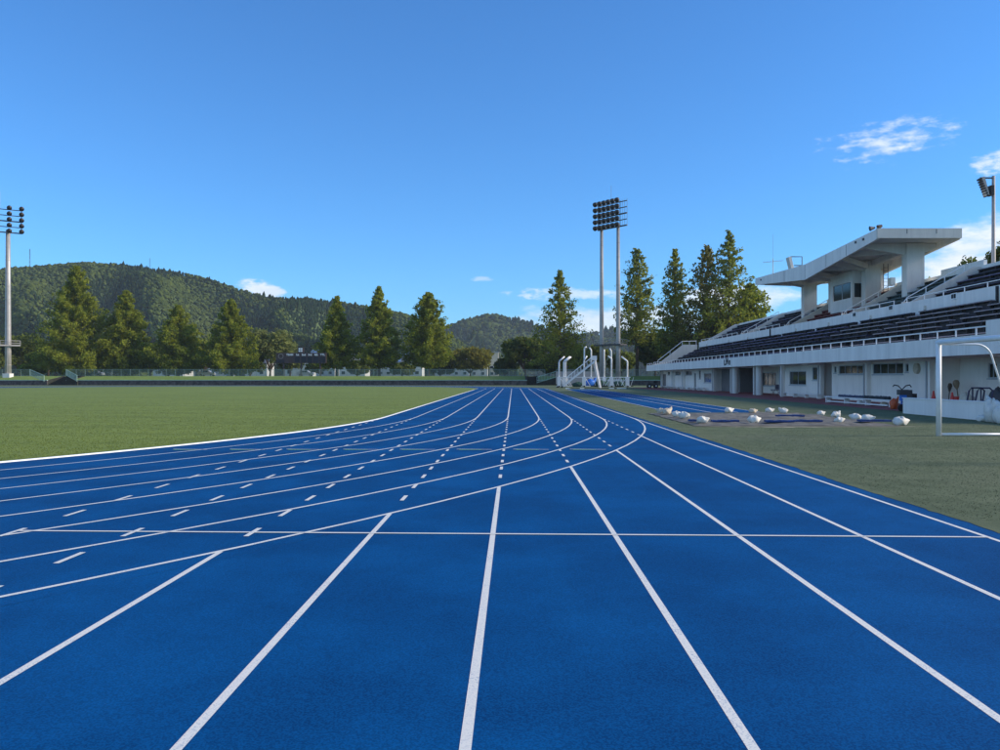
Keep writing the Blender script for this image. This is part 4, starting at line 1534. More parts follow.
# slim lamp pole behind the stand
px_, Y = 993.5, 75.0
xp = X_at(px_, Y)
sp = empty('slim_light_pole', (xp, Y, 0.0))
MB().tube([(xp, Y, -0.05), (xp, Y, Z_at(176, Y))], [0.22, 0.14], 12).build('pole', LAMPGREY, sp, smooth=True)
zt = Z_at(178, Y)
MB().beam((xp, Y, zt), (X_at(980, Y), Y, zt), 0.12, 0.12).build('arm', DSTEEL, sp)
MB().beam((xp, Y, Z_at(194, Y)), (X_at(987, Y), Y, Z_at(194, Y)), 0.12, 0.12).build('arm', DSTEEL, sp)
MB().beam((X_at(981.5, Y), Y, Z_at(177.5, Y)), (X_at(986.5, Y), Y, Z_at(196, Y)), 0.55, 0.30).build('lamp_rack', LAMPGREY, sp)
for i in range(8):
    t = i / 7
    xx, zz = X_at(978.6 + 6.6 * t, Y), Z_at(179.5 + 16.5 * t, Y)
    MB().tube([(xx + 0.08, Y - 0.30, zz), (xx + 0.08, Y + 0.30, zz)], 0.10, 8).build('lamp', LAMP, sp)
for i in range(5):
    zz = Z_at(187 + 2 * i, Y)
    MB().obox((X_at(990.2, Y), Y, zz), (0.16, 0, 0), (0, 0.4, 0), (0, 0, 0.075)).build('lamp', LAMP, sp)
tag(sp, 'slim grey lamp pole with a tilted lamp rack rising behind the stand', 'light pole')

# ------------------------------------------------------------------ throwing cage
cg = empty('throwing_cage', (X_at(593, 137), 137.0, 0))
posts = [(559, 135, 361, 5.6, 356.5), (563.8, 137, 361, 6.2, 356.6), (565.6, 138, 361, 5.6, 356.8), (584, 135, 360, 3.0, 356.0), (584.3, 145, 348, 2.2, 346.6),
         (591.2, 145, 350, -1.8, 347.6), (611.6, 135, 358.6, -3.6, 356.0), (611.2, 145, 351, -1.4, 348.5), (604.2, 147, 352, 0.0, 349.5), (627.4, 135, 361, -6.0, 356.5)]
for (px_, Y, pyb, dx, pyt) in posts:
    x = X_at(px_, Y)
    zb, zt = Z_at(pyb, Y), Z_at(pyt, Y)
    p = MB().tube([(x, Y, 0.25), (x, Y, zb - 0.15), (x + 0.06 * dx / 6, Y, zb), (x + dx / F * Y, Y, zt)], 0.12, 8).build('post', WPIPE, cg, smooth=True)
    s = 1 if dx > 0 else -1
    MB().box(x - 0.28, x + 0.28, Y - 0.35, Y + 0.35, 0.25, 1.75).build('counterweight', WPIPE, p)
    MB().beam((x, Y, 1.9), (x + s * 1.0, Y, 0.3), 0.09, 0.09).build('brace', WPIPE, p)
    MB().beam((x, Y, 1.9), (x, Y + 1.3, 0.3), 0.09, 0.09).build('brace', WPIPE, p)
    MB().box(x - 0.5, x + 1.1 * s + (0.0 if s > 0 else 1.6), Y - 0.1, Y + 0.1, 0.12, 0.25).build('skid', WPIPE, p)
    MB().tube([(x, Y - 0.45, 0.14), (x, Y - 0.30, 0.14)], 0.14, 10).build('castor', BLACK, p)
x0, x1 = X_at(558, 136), X_at(631, 136)
MB().box(x0, x1, 136.4, 136.5, 1.62, 1.72).build('upper_rail', WPIPE, cg)
MB().box(X_at(590, 136), x1 + 0.3, 135.5, 135.7, 0.14, 0.26).build('base_rail', BLACK, cg)
for i in range(16):
    x = X_at(596, 136) + (x1 - X_at(596, 136)) * i / 15
    MB().beam((x, 136.45, 0.2), (x + (0.5 if i % 2 else -0.5), 136.45, 1.65), 0.06, 0.06).build('lattice_bar', WPIPE, cg)
MB().box(X_at(556, 149), X_at(600, 149), 149.0, 149.1, 0.4, Z_at(371.5, 149)).build('back_panel', LAMPGREY, cg)
tag(cg, 'white hammer throwing cage with bent topped posts beside the track', 'cage')

# folding judges' stair
Y = 128.0
js = empty('stair_platform', (X_at(580, Y), Y, 0))
A, B = Vector((X_at(562, Y), Y, 0.15)), Vector((X_at(594.5, Y), Y, Z_at(361.3, Y)))
for dy in (-0.7, 0.7):
    o = Vector((0, dy, 0))
    MB().beam(A + o, B + o, 0.10, 0.26).build('stringer', WPIPE, js)
    MB().beam(A + o + Vector((0.5, 0, 1.3)), B + o + Vector((-0.3, 0, 0.75)), 0.07, 0.08).build('handrail', WPIPE, js)
    for i in range(9):
        p = A.lerp(B, (i + 0.6) / 9.5)
        q = (A + Vector((0.5, 0, 1.3))).lerp(B + Vector((-0.3, 0, 0.75)), (i + 0.3) / 9.5)
        MB().beam(p + o, q + o, 0.05, 0.05).build('baluster', WPIPE, js)
    MB().beam(B + o + Vector((0.1, 0, 0.2)), Vector((X_at(605, Y - 8) + 0.0, Y - 2 + dy, 0.0)), 0.09, 0.09).build('leg', WPIPE, js)
    MB().beam(B + o + Vector((-0.2, 0, 0.0)), Vector((X_at(599.5, Y), Y + dy, 0.0)), 0.09, 0.09).build('leg', WPIPE, js)
for i in range(13):
    p = A.lerp(B, (i + 0.7) / 13.5)
    MB().box(p.x - 0.16, p.x + 0.16, Y - 0.65, Y + 0.65, p.z + 0.10, p.z + 0.15).build('tread', LAMPGREY, js)
MB().box(B.x - 0.5, B.x + 0.3, Y - 0.75, Y + 0.75, B.z + 0.16, B.z + 0.24).build('landing', WPIPE, js)
MB().box(B.x - 0.5, B.x + 0.3, Y - 0.75, Y - 0.70, B.z + 0.24, B.z + 0.85).build('guard', WPIPE, js)
MB().tube([(A.x, Y - 0.8, 0.15), (A.x, Y + 0.8, 0.15)], 0.15, 10).build('wheel', BLACK, js)
MB().tube([(X_at(557.5, Y), Y - 0.8, 0.15), (X_at(557.5, Y), Y + 0.8, 0.15)], 0.13, 10).build('wheel', BLACK, js)
tag(js, 'white wheeled stair platform leaning up in front of the throwing cage', 'stairs')

Y = 141.0
m = sandbag_mesh(77, 1)
m.v = [(X_at(590.5, Y) + x * 3.2, Y + y * 3.0, 0.6 + z * 4.2) for x, y, z in m.v]
tag(m.build('blue_cover', BLUEPL, smooth=True), 'bright blue plastic cover inside the throwing cage', 'cover')
DGREEN = mat('dark_green_net', (0.015, 0.06, 0.045), 0.8, 0.3, 3.0)
for (px_, s, lab) in ((601, 3.0, 'dark green bundle of netting in the middle of the throwing cage'), (618, 2.6, 'dark green netting heap at the right of the throwing cage'), (578, 2.2, 'dark green netting heap under the stair platform')):
    m = sandbag_mesh(int(px_), 0)
    m.v = [(X_at(px_, Y) + x * s * 1.5, Y + y * s, 0.11 * s + 0.1 + z * s * 1.3) for x, y, z in m.v]
    tag(m.build('net_bundle', DGREEN, smooth=True), lab, 'netting', 'folded throwing nets')
Y = 117.5
cr = empty('circle_rim', (X_at(596, Y), Y, 0))
MB().box(X_at(571, Y), X_at(628, Y), Y, Y + 0.18, 0.0, 0.10).build('dark_bar', DSTEEL, cr)
for px_, w_ in ((567.5, 1.0), (582, 1.0), (611.5, 1.2), (621.5, 2.2)):
    xx = X_at(px_, Y)
    MB().box(xx - w_ * 0.3, xx + w_ * 0.3, Y - 0.25, Y - 0.002, 0.0, 0.14).build('white_block', WPIPE, cr)
tag(cr, 'dark ground bar with white blocks in front of the throwing cage', 'barrier')

# ------------------------------------------------------------------ scoreboard
Y = 187.0
zb = PLAT
sb = empty('scoreboard', (X_at(301, Y), Y, zb))
bx0, bx1 = X_at(276, Y), X_at(326, Y)
z0, z1 = Z_at(363.2, Y), Z_at(352.8, Y)
MB().box(bx0, bx1, Y, Y + 0.5, z0, z1).build('board', BROWN, sb)
MB().box(X_at(297.5, Y), X_at(303.5, Y), Y + 0.001, Y + 0.4, z1, Z_at(347.2, Y)).build('clock_box', BROWN, sb)
zc0, zc1 = Z_at(351.8, Y), Z_at(348.0, Y)
for (p0, p1) in ((298.6, 300.3), (300.7, 302.4)):
    MB().box(X_at(p0, Y), X_at(p1, Y), Y - 0.03, Y - 0.003, zc0, (zc0 + zc1) / 2 - 0.05).build('clock_panel', LETTER, sb)
    MB().box(X_at(p0, Y), X_at(p1, Y), Y - 0.03, Y - 0.003, (zc0 + zc1) / 2 + 0.05, zc1).build('clock_panel', LETTER, sb)
for (p0, p1) in ((294.8, 299.8), (301.2, 306.2), (307.6, 312.2), (313.4, 318.6), (319.8, 325.4)):
    MB().box(X_at(p0, Y), X_at(p1, Y), Y - 0.03, Y - 0.003, z0 + 0.12, Z_at(356.6, Y)).build('score_panel', BOARD, sb)
MB().box(X_at(276.8, Y), X_at(284.5, Y), Y - 0.03, Y - 0.003, z0 + 0.12, Z_at(359.8, Y)).build('score_panel', BOARD, sb)
# faint round emblem ring
rg_ = MB()
for i in range(20):
    a0, a1 = 2 * math.pi * i / 20, 2 * math.pi * (i + 1) / 20
    cx_, cz_ = X_at(280.8, Y), Z_at(356.2, Y)
    rg_.beam((cx_ + 0.55 * math.cos(a0), Y - 0.02, cz_ + 0.55 * math.sin(a0)), (cx_ + 0.55 * math.cos(a1), Y - 0.02, cz_ + 0.55 * math.sin(a1)), 0.03, 0.07)
rg_.build('ring_emblem', LAMPGREY, sb)


def text(body, cx, cz, y, size, parent, m):
    cu = bpy.data.curves.new('lettering', 'FONT')
    cu.body = body
    cu.size = size
    cu.align_x = 'CENTER'
    cu.align_y = 'CENTER'
    cu.extrude = 0.01
    cu.offset = 0.02
    o = bpy.data.objects.new('lettering', cu)
    COL.objects.link(o)
    o.rotation_euler = (R(90), 0, 0)
    bpy.context.view_layer.update()
    dg = bpy.context.evaluated_depsgraph_get()
    me = bpy.data.meshes.new_from_object(o.evaluated_get(dg))
    bpy.data.objects.remove(o)
    me.materials.clear()
    me.materials.append(m)
    ob = bpy.data.objects.new('lettering', me)
    COL.objects.link(ob)
    ob.rotation_euler = (R(90), 0, 0)
    ob.parent = parent
    ob.location = Vector((cx, y, cz)) - ORG[parent]
    return ob


zl = Z_at(354.8, Y)
for body, px_ in (('TEAM', 289.8), ('1st', 297.4), ('2nd', 303.7), ('3rd', 309.9), ('4th', 316.1), ('TTL', 322.6)):
    text(body, X_at(px_, Y), zl, Y - 0.03, 0.62, sb, LETTER)
for px_ in (283.5, 301, 320):
    MB().box(X_at(px_, Y) - 0.18, X_at(px_, Y) + 0.18, Y + 0.1, Y + 0.4, zb - 0.1, z0).build('leg', BROWN, sb)
tag(sb, 'brown scoreboard on three legs with dark score panels and small clock', 'scoreboard')

# ------------------------------------------------------------------ houses beyond the bank
ROOFS = [mat('slate_roof', (0.10, 0.11, 0.13), 0.6, 0.2, 1.5), mat('blue_roof', (0.12, 0.20, 0.34), 0.5, 0.15, 1.5), mat('grey_roof', (0.26, 0.27, 0.29), 0.6, 0.15, 1.5)]
WALLS = [mat('house_white', (0.50, 0.50, 0.49), 0.8, 0.08, 0.6), mat('house_cream', (0.55, 0.46, 0.36), 0.8, 0.1, 0.6), mat('house_grey', (0.38, 0.39, 0.41), 0.8, 0.1, 0.6)]


def house(px_, Y, wpx, eave_py, roof_py, wm, rm, lab, flat=False):
    x = X_at(px_, Y)
    hw = wpx / 2 / F * Y
    ze, zr = Z_at(eave_py, Y), Z_at(roof_py, Y)
    d = hw * 1.1
    h = empty('house', (x, Y, PLAT))
    w = MB().box(x - hw, x + hw, Y, Y + 2 * d, PLAT - 0.3, ze).build('wall', wm, h)
    if flat:
        MB().box(x - hw - 0.2, x + hw + 0.2, Y - 0.2, Y + 2 * d + 0.2, ze, zr).build('roof', rm, h)
    else:
        o = 0.5
        rf = MB()
        rf.prism_x([(Y - o, ze - 0.05), (Y + d, zr), (Y + 2 * d + o, ze - 0.05), (Y + 2 * d + o, ze + 0.2), (Y + d, zr + 0.3), (Y - o, ze + 0.2)], x - hw - o, x + hw + o)
        rf.build('roof', rm, h)
        gb = MB()
        gb.prism_x([(Y + 0.001, ze), (Y + 2 * d - 0.001, ze), (Y + d, zr)], x - hw + 0.001, x + hw - 0.001)
        gb.build('gable', wm, h)
    n = max(2, int(hw * 2 / 3))
    for lv in range(2):
        z0 = PLAT + 0.9 + lv * 2.7
        if z0 + 1.3 > ze:
            continue
        for i in range(n):
            xx = x - hw + (i + 0.5) * 2 * hw / n
            f = MB().box(xx - 0.75, xx + 0.75, Y - 0.06, Y - 0.003, z0, z0 + 1.25).build('window', FRAME, h)
            MB().box(xx - 0.66, xx + 0.66, Y - 0.075, Y - 0.062, z0 + 0.09, z0 + 1.16).build('pane', GLASS, f)
    tag(h, lab, 'house', 'houses beyond the bank')


house(168, 290, 30, 367, 361, WALLS[0], ROOFS[0], 'white house glimpsed behind the third tall tree from the left')
house(212, 300, 26, 366, 359, WALLS[2], ROOFS[0], 'grey house glimpsed left of the fourth tall tree')
house(256, 300, 22, 364, 357, WALLS[0], ROOFS[0], 'white gabled house left of the rounded pale tree')
house(296, 270, 26, 361, 354, WALLS[0], ROOFS[1], 'white house with blue roof seen under the scoreboard')
house(322, 320, 24, 359, 350, WALLS[0], ROOFS[1], 'tall white house with blue roof just right of the scoreboard')
house(352, 310, 26, 361, 354, WALLS[0], ROOFS[2], 'white house between the fifth and sixth tall trees')
house(392, 330, 30, 362, 353, WALLS[2], ROOFS[1], 'grey house with blue roof behind the sixth tall tree')
house(412, 300, 20, 363, 357, WALLS[0], ROOFS[0], 'small white house left of the seventh tall tree')
house(452, 340, 34, 362, 356, WALLS[2], ROOFS[0], 'grey house under the bare brownish tree')
house(494, 360, 9, 352.5, 351.6, WALLS[1], ROOFS[2], 'square salmon coloured block left of the dark broad tree', flat=True)
house(474, 360, 26, 362, 357, WALLS[0], ROOFS[2], 'long low white house left of the salmon block')


def car(px_, Y, m, lab):
    x = X_at(px_, Y)
    c = empty('parked_car', (x, Y, PLAT))
    z = PLAT
    prof = [(-2.1, 0.35), (2.1, 0.35), (2.15, 0.75), (1.9, 0.95), (1.15, 1.0), (0.55, 1.48), (-1.2, 1.5), (-1.95, 1.02), (-2.15, 0.8)]
    MB().prism_y([(x + u, z + v) for u, v in prof], Y, Y + 1.65).build('body', m, c)
    for u0, u1, v0, v1 in ((-1.05, -0.3, 1.02, 1.40), (-0.22, 0.45, 1.02, 1.40)):
        MB().box(x + u0, x + u1, Y - 0.012, Y - 0.002, z + v0, z + v1).build('window', GLASS, c)
    for u in (-1.3, 1.3):
        w_ = MB().tube([(x + u, Y - 0.03, z + 0.31), (x + u, Y + 0.2, z + 0.31)], 0.31, 14).build('wheel', BLACK, c)
        MB().tube([(x + u, Y - 0.05, z + 0.31), (x + u, Y - 0.031, z + 0.31)], 0.18, 10).build('rim', STEEL, w_)
        MB().tube([(x + u, Y + 1.45, z + 0.31), (x + u, Y + 1.68, z + 0.31)], 0.31, 14).build('wheel', BLACK, c)
    tag(c, lab, 'car', 'cars parked behind the fence')


car(93, 205, CARW, 'white car parked behind the fence below the tallest left tree')
car(119, 207, CARW, 'white car parked behind the fence below the second left tree')
car(171, 205, CARS, 'silver car parked behind the fence below the third left tree')
car(206, 206, CARW, 'white car parked behind the fence between third and fourth trees')
car(305, 210, CARS, 'silver car parked behind the fence under the scoreboard')

# ------------------------------------------------------------------ trees
LEAF_OLIVE = leaf_mat('leaves_olive', (0.135, 0.170, 0.018), (0.345, 0.375, 0.052), 0.52)
LEAF_MID = leaf_mat('leaves_mid', (0.110, 0.142, 0.020), (0.33, 0.355, 0.058), 0.55)
LEAF_DARK = leaf_mat('leaves_dark', (0.060, 0.088, 0.018), (0.20, 0.235, 0.050), 0.5)
LEAF_PALE = leaf_mat('leaves_pale', (0.125, 0.155, 0.050), (0.28, 0.31, 0.105), 0.45)
LEAF_BROWN = leaf_mat('leaves_brown', (0.115, 0.110, 0.022), (0.30, 0.275, 0.060), 0.5)
LEAF_HILL = leaf_mat('leaves_hill', (0.006, 0.020, 0.012), (0.082, 0.108, 0.024), 0.0)


def leaves_mesh(name, cen, size, m, parent, tint, flat=0.0):
    """many small leaf sprays (quads) at the given centres, random orientation"""
    n = len(cen)
    d1 = rng.normal(size=(n, 3))
    d1[:, 2] *= 1 - flat
    d1 /= np.linalg.norm(d1, axis=1)[:, None]
    d2 = rng.normal(size=(n, 3))
    d2 -= (d2 * d1).sum(1)[:, None] * d1
    d2 /= np.linalg.norm(d2, axis=1)[:, None] + 1e-9
    s = (size * rng.uniform(0.6, 1.3, n))[:, None]
    a, b = d1 * s, d2 * s * 0.55
    v = np.stack([cen - a, cen - b, cen + a, cen + b], 1).reshape(-1, 3)
    f = np.arange(4 * n).reshape(n, 4)
    return mesh_obj(name, v, f, m, parent, tint=np.repeat(tint, 4))


def conifer(px_, Y, top_py, wpx, lab, m, n_leaf=13000, z0=PLAT, size=0.27, clear=0.10, sparse=1.0, lean=0.0, blunt=1.0, split=0.0):
    """tall narrow deciduous conifer: straight trunk, many rising limbs, feathery sprays"""
    x0 = X_at(px_, Y)
    h = Z_at(top_py, Y) - z0
    W = wpx / 2 / F * Y * 1.16
    t = empty('conifer_tree', (x0, Y, z0))
    MB().tube([(x0, Y, z0 - 0.3), (x0 + lean * 0.3, Y, z0 + h * 0.3), (x0 + lean * 0.7, Y, z0 + h * 0.7), (x0 + lean, Y, z0 + h * 0.97)],
              [0.42, 0.30, 0.16, 0.03], 8).build('trunk', BARK, t, smooth=True)
    nb = 120
    bm_ = MB()
    cen, tn = [], []
    per = int(n_leaf * 2.1) // nb
    ph = rng.uniform(0, 6.28, 4)
    for i in range(nb):
        u = (i + rng.uniform(0, 1)) / nb
        u = u ** 1.12
        hz = clear + (1 - clear) * u
        az = i * 2.39996 + rng.uniform(-0.5, 0.5)
        prof = min(1.0, (1 - u) ** (0.95 * blunt) * 1.14) * (0.80 + 0.20 * min(1, u / 0.12))
        lump = 1 + 0.07 * math.sin(3 * az + ph[3]) * math.sin(6 * u + ph[0]) + 0.09 * math.sin(5 * az + ph[0]) * math.sin(9 * u + ph[1]) + 0.06 * math.sin(17 * u + ph[2])
        L = W * prof * lump * rng.uniform(0.74, 1.10) + 0.18
        rise = 0.18 + 0.55 * u
        b0 = np.array([x0 + lean * hz, Y, z0 + h * hz - L * rise * 0.6])
        d = np.array([math.cos(az), math.sin(az), rise])
        tip = b0 + d * L
        if L > 0.8:
            bm_.tube([b0, b0 + d * L * 0.5 + np.array([0, 0, -0.04 * L]), tip], [0.07 * (1 - u) + 0.03, 0.045 * (1 - u) + 0.02, 0.012], 4, cap=False)
        k = int(per * (0.35 + 1.1 * prof) * sparse)
        tt = rng.beta(1.8, 1.15, k)
        # several drooping twig clumps per limb
        ncl = max(3, int(4 + L * 2.2))
        cls = rng.uniform(0.12, 1.03, ncl)
        coff = rng.normal(0, 1, (ncl, 3)) * np.array([0.20, 0.20, 0.12]) * (0.5 + 0.26 * L)
        ci = rng.integers(0, ncl, k)
        pos = b0 + d * L * cls[ci][:, None] + coff[ci] + rng.normal(0, 1, (k, 3)) * np.array([0.27, 0.27, 0.22]) * (0.60 + 0.12 * L)
        cen.append(pos)
        base_t = rng.uniform(0.15, 0.85)
        tn.append(np.clip(base_t * 0.5 + 0.35 * rng.uniform(0, 1, ncl)[ci] + 0.08 + rng.normal(0, 0.12, k), 0, 1))
    bm_.build('limbs', BARK, t, fix=False)
    leaves_mesh('crown', np.concatenate(cen), size, m, t, np.concatenate(tn))
    tag(t, lab, 'tree', 'tall narrow trees round the ground')
    return t


def broadleaf(px_, Y, top_py, wpx, lab, m, n_leaf=6000, z0=PLAT, size=0.36, trunk=0.25, group='broad trees and bushes behind the fence', name='broadleaf_tree', hfrac=0.5):
    x0 = X_at(px_, Y)
    h = Z_at(top_py, Y) - z0
    W = wpx / 2 / F * Y
    t = empty(name, (x0, Y, z0))
    zc = z0 + h * (trunk + (1 - trunk) * 0.5)
    hv = h * (1 - trunk) * 0.5
    nl = 13
    lob = []
    limb = MB()
    for i in range(nl):
        a = i * 2.4 + rng.uniform(-0.3, 0.3)
        e = rng.uniform(-0.75, 0.95)
        rr = math.sqrt(max(0.05, 1 - e * e)) * rng.uniform(0.45, 0.75)
        c = np.array([x0 + W * rr * math.cos(a), Y + W * rr * math.sin(a), zc + hv * e * 0.68])
        s = rng.uniform(0.28, 0.46)
        lob.append((c, np.array([W * s, W * s, max(0.4, hv * s * 1.05)])))
        limb.tube([(x0, Y, z0 + h * trunk * 0.8), tuple((np.array([x0, Y, z0 + h * trunk * 1.2]) + c) / 2), tuple(c)], [0.14, 0.08, 0.03], 5, cap=False)
    MB().tube([(x0, Y, z0 - 0.3), (x0 + 0.1, Y, z0 + h * trunk), (x0, Y, zc)], [0.30, 0.22, 0.08], 8).build('trunk', BARK, t, smooth=True)
    limb.build('limbs', BARK, t, fix=False)
    cen, tn = [], []
    for c, s in lob:
        k = n_leaf // nl
        d = rng.normal(size=(k, 3))
        d /= np.linalg.norm(d, axis=1)[:, None]
        rad = rng.uniform(0.55, 1.08, k) ** 0.8
        lump = 1 + 0.18 * np.sin(d[:, 0] * 7 + c[0]) * np.sin(d[:, 2] * 6 + c[1])
        p = c + d * s * (rad * lump)[:, None]
        cen.append(p)
        tn.append(np.clip(rng.uniform(0.2, 0.7) + 0.25 * np.sin(p[:, 0] * 2.1 + p[:, 2] * 2.7) + rng.normal(0, 0.15, k), 0, 1))
    leaves_mesh('crown', np.concatenate(cen), size, m, t, np.concatenate(tn))
    tag(t, lab, 'tree' if name == 'broadleaf_tree' else 'bush', group)
    return t


conifer(77, 197, 267, 66, 'tallest and widest olive tree at the left, behind the stair gap', LEAF_OLIVE, 21000, clear=0.04, blunt=0.8)
conifer(126, 200, 291, 46, 'second olive tree from the left, against the dark hill', LEAF_OLIVE, 15000, clear=0.05, blunt=0.75)
conifer(178, 200, 306, 54, 'third tall tree from the left, short and broad with a pointed top', LEAF_OLIVE, 14000, clear=0.07, blunt=0.9)
conifer(231, 198, 300, 50, 'fourth tall tree from the left, yellow green beside the rounded tree', LEAF_OLIVE, 14500, clear=0.07, blunt=0.85)
conifer(337, 197, 297, 40, 'slim tree standing just right of the scoreboard', LEAF_OLIVE, 12000, clear=0.14)
conifer(379, 196, 287, 44, 'tall tree in the middle of the three right of the scoreboard', LEAF_OLIVE, 11500, clear=0.13)
conifer(428, 196, 293, 48, 'rightmost tree of the three right of the scoreboard, round shouldered', LEAF_OLIVE, 12000, clear=0.13, blunt=0.7)
conifer(560, 186, 271, 60, 'dark airy tree with a spire top left of the twin pole tower', LEAF_MID, 11000, clear=0.10, size=0.32, blunt=1.05, sparse=0.36)
conifer(637, 188, 249, 42, 'slender airy tree right of the twin pole tower with bare lower trunk', LEAF_MID, 9500, clear=0.26, size=0.32, blunt=0.7, sparse=0.36)
conifer(675, 180, 249, 44, 'dark tree second from left of the group behind the stand end', LEAF_MID, 10000, clear=0.18, blunt=0.9, size=0.32, sparse=0.36)
conifer(707, 176, 246, 66, 'brownish green tree in the middle of the group behind the stand', LEAF_BROWN, 10500, clear=0.12, blunt=0.85, size=0.34, sparse=0.36)
conifer(729, 172, 232, 80, 'tallest tree of the group behind the stand with a thin spire', LEAF_MID, 13000, clear=0.10, blunt=0.95, size=0.33, sparse=0.36)
conifer(750, 176, 284, 56, 'lower sunlit tree at the right of the group behind the stand', LEAF_OLIVE, 6500, clear=0.1, blunt=0.7, size=0.34)

bl = [(20, 225, 333, 62, LEAF_DARK, 'dull green wood tree behind the left light tower'), (48, 215, 345, 40, LEAF_DARK, 'dark bush tree left of the tallest tree'),
      (-18, 215, 330, 50, LEAF_DARK, 'dark tree at the left picture edge behind the tower'),
      (34, 200, 362, 26, LEAF_OLIVE, 'small yellow green bush behind the left fence'), (100, 222, 348, 50, LEAF_DARK, 'dark tree filling the gap right of the tallest tree'),
      (150, 225, 343, 46, LEAF_DARK, 'dark tree between second and third tall trees'), (204, 222, 336, 36, LEAF_DARK, 'dark tree between third and fourth tall trees'),
      (270, 212, 328, 46, LEAF_PALE, 'rounded pale green tree left of the scoreboard'), (290, 225, 343, 26, LEAF_PALE, 'small rounded pale tree tucked behind the scoreboard'),
      (250, 230, 352, 30, LEAF_DARK, 'dark bush left of the rounded pale tree'), (320, 240, 356, 30, LEAF_DARK, 'dark bush behind the scoreboard legs'),
      (357, 235, 360, 26, LEAF_DARK, 'dark bush right of the slim scoreboard tree'), (402, 232, 361, 28, LEAF_DARK, 'dark bush between the last two left trees'),
      (440, 240, 357, 30, LEAF_DARK, 'dark bush right of the round shouldered tree'), (470, 236, 347, 52, LEAF_BROWN, 'bare looking brownish spreading tree left of the dark broad tree'),
      (525, 205, 335, 52, LEAF_DARK, 'broad dark evergreen tree left of the spire topped tree'), (505, 208, 358, 26, LEAF_DARK, 'low dark bush at the left foot of the broad evergreen'),
      (548, 200, 354, 40, LEAF_DARK, 'dark bush under the spire topped tree'), (586, 198, 340, 44, LEAF_DARK, 'dark rounded tree behind the throwing cage'),
      (622, 215, 352, 34, LEAF_DARK, 'dark bush between the tower poles and the slender tree'), (655, 196, 331, 44, LEAF_DARK, 'dark bushy tree behind the slender airy tree'),
      (684, 186, 325, 44, LEAF_DARK, 'dark bushy tree left of the stand end'), (712, 184, 318, 50, LEAF_BROWN, 'brownish bushy mass behind the stand end wall'), (742, 186, 312, 44, LEAF_DARK, 'dark bushy mass behind the upper tier')]
for (px_, Y, py_, w_, m_, lab) in bl:
    low = Z_at(py_, Y) - PLAT < 6
    broadleaf(px_, Y, py_, w_, lab, m_, n_leaf=int(2600 + w_ * 95), trunk=0.06 if low else 0.12, name='bush' if low else 'broadleaf_tree',
              size=0.40)
broadleaf(968, 96, 250, 46, 'dark tree crown showing over the stand left of the slim pole', LEAF_DARK, 7000, z0=0.0, size=0.22, trunk=0.45)
broadleaf(1004, 90, 236, 48, 'dark tree crown showing over the stand at the right picture edge', LEAF_DARK, 7000, z0=0.0, size=0.22, trunk=0.45)
broadleaf(922, 110, 282, 40, 'tree top just visible between roof column and back wall', LEAF_OLIVE, 5000, z0=0.0, size=0.24, trunk=0.4)

# ------------------------------------------------------------------ wooded hills
from mathutils import noise as mnoise


def interp(pts, x):
    xs = [p[0] for p in pts]
    ys = [p[1] for p in pts]
    return float(np.interp(x, xs, ys))


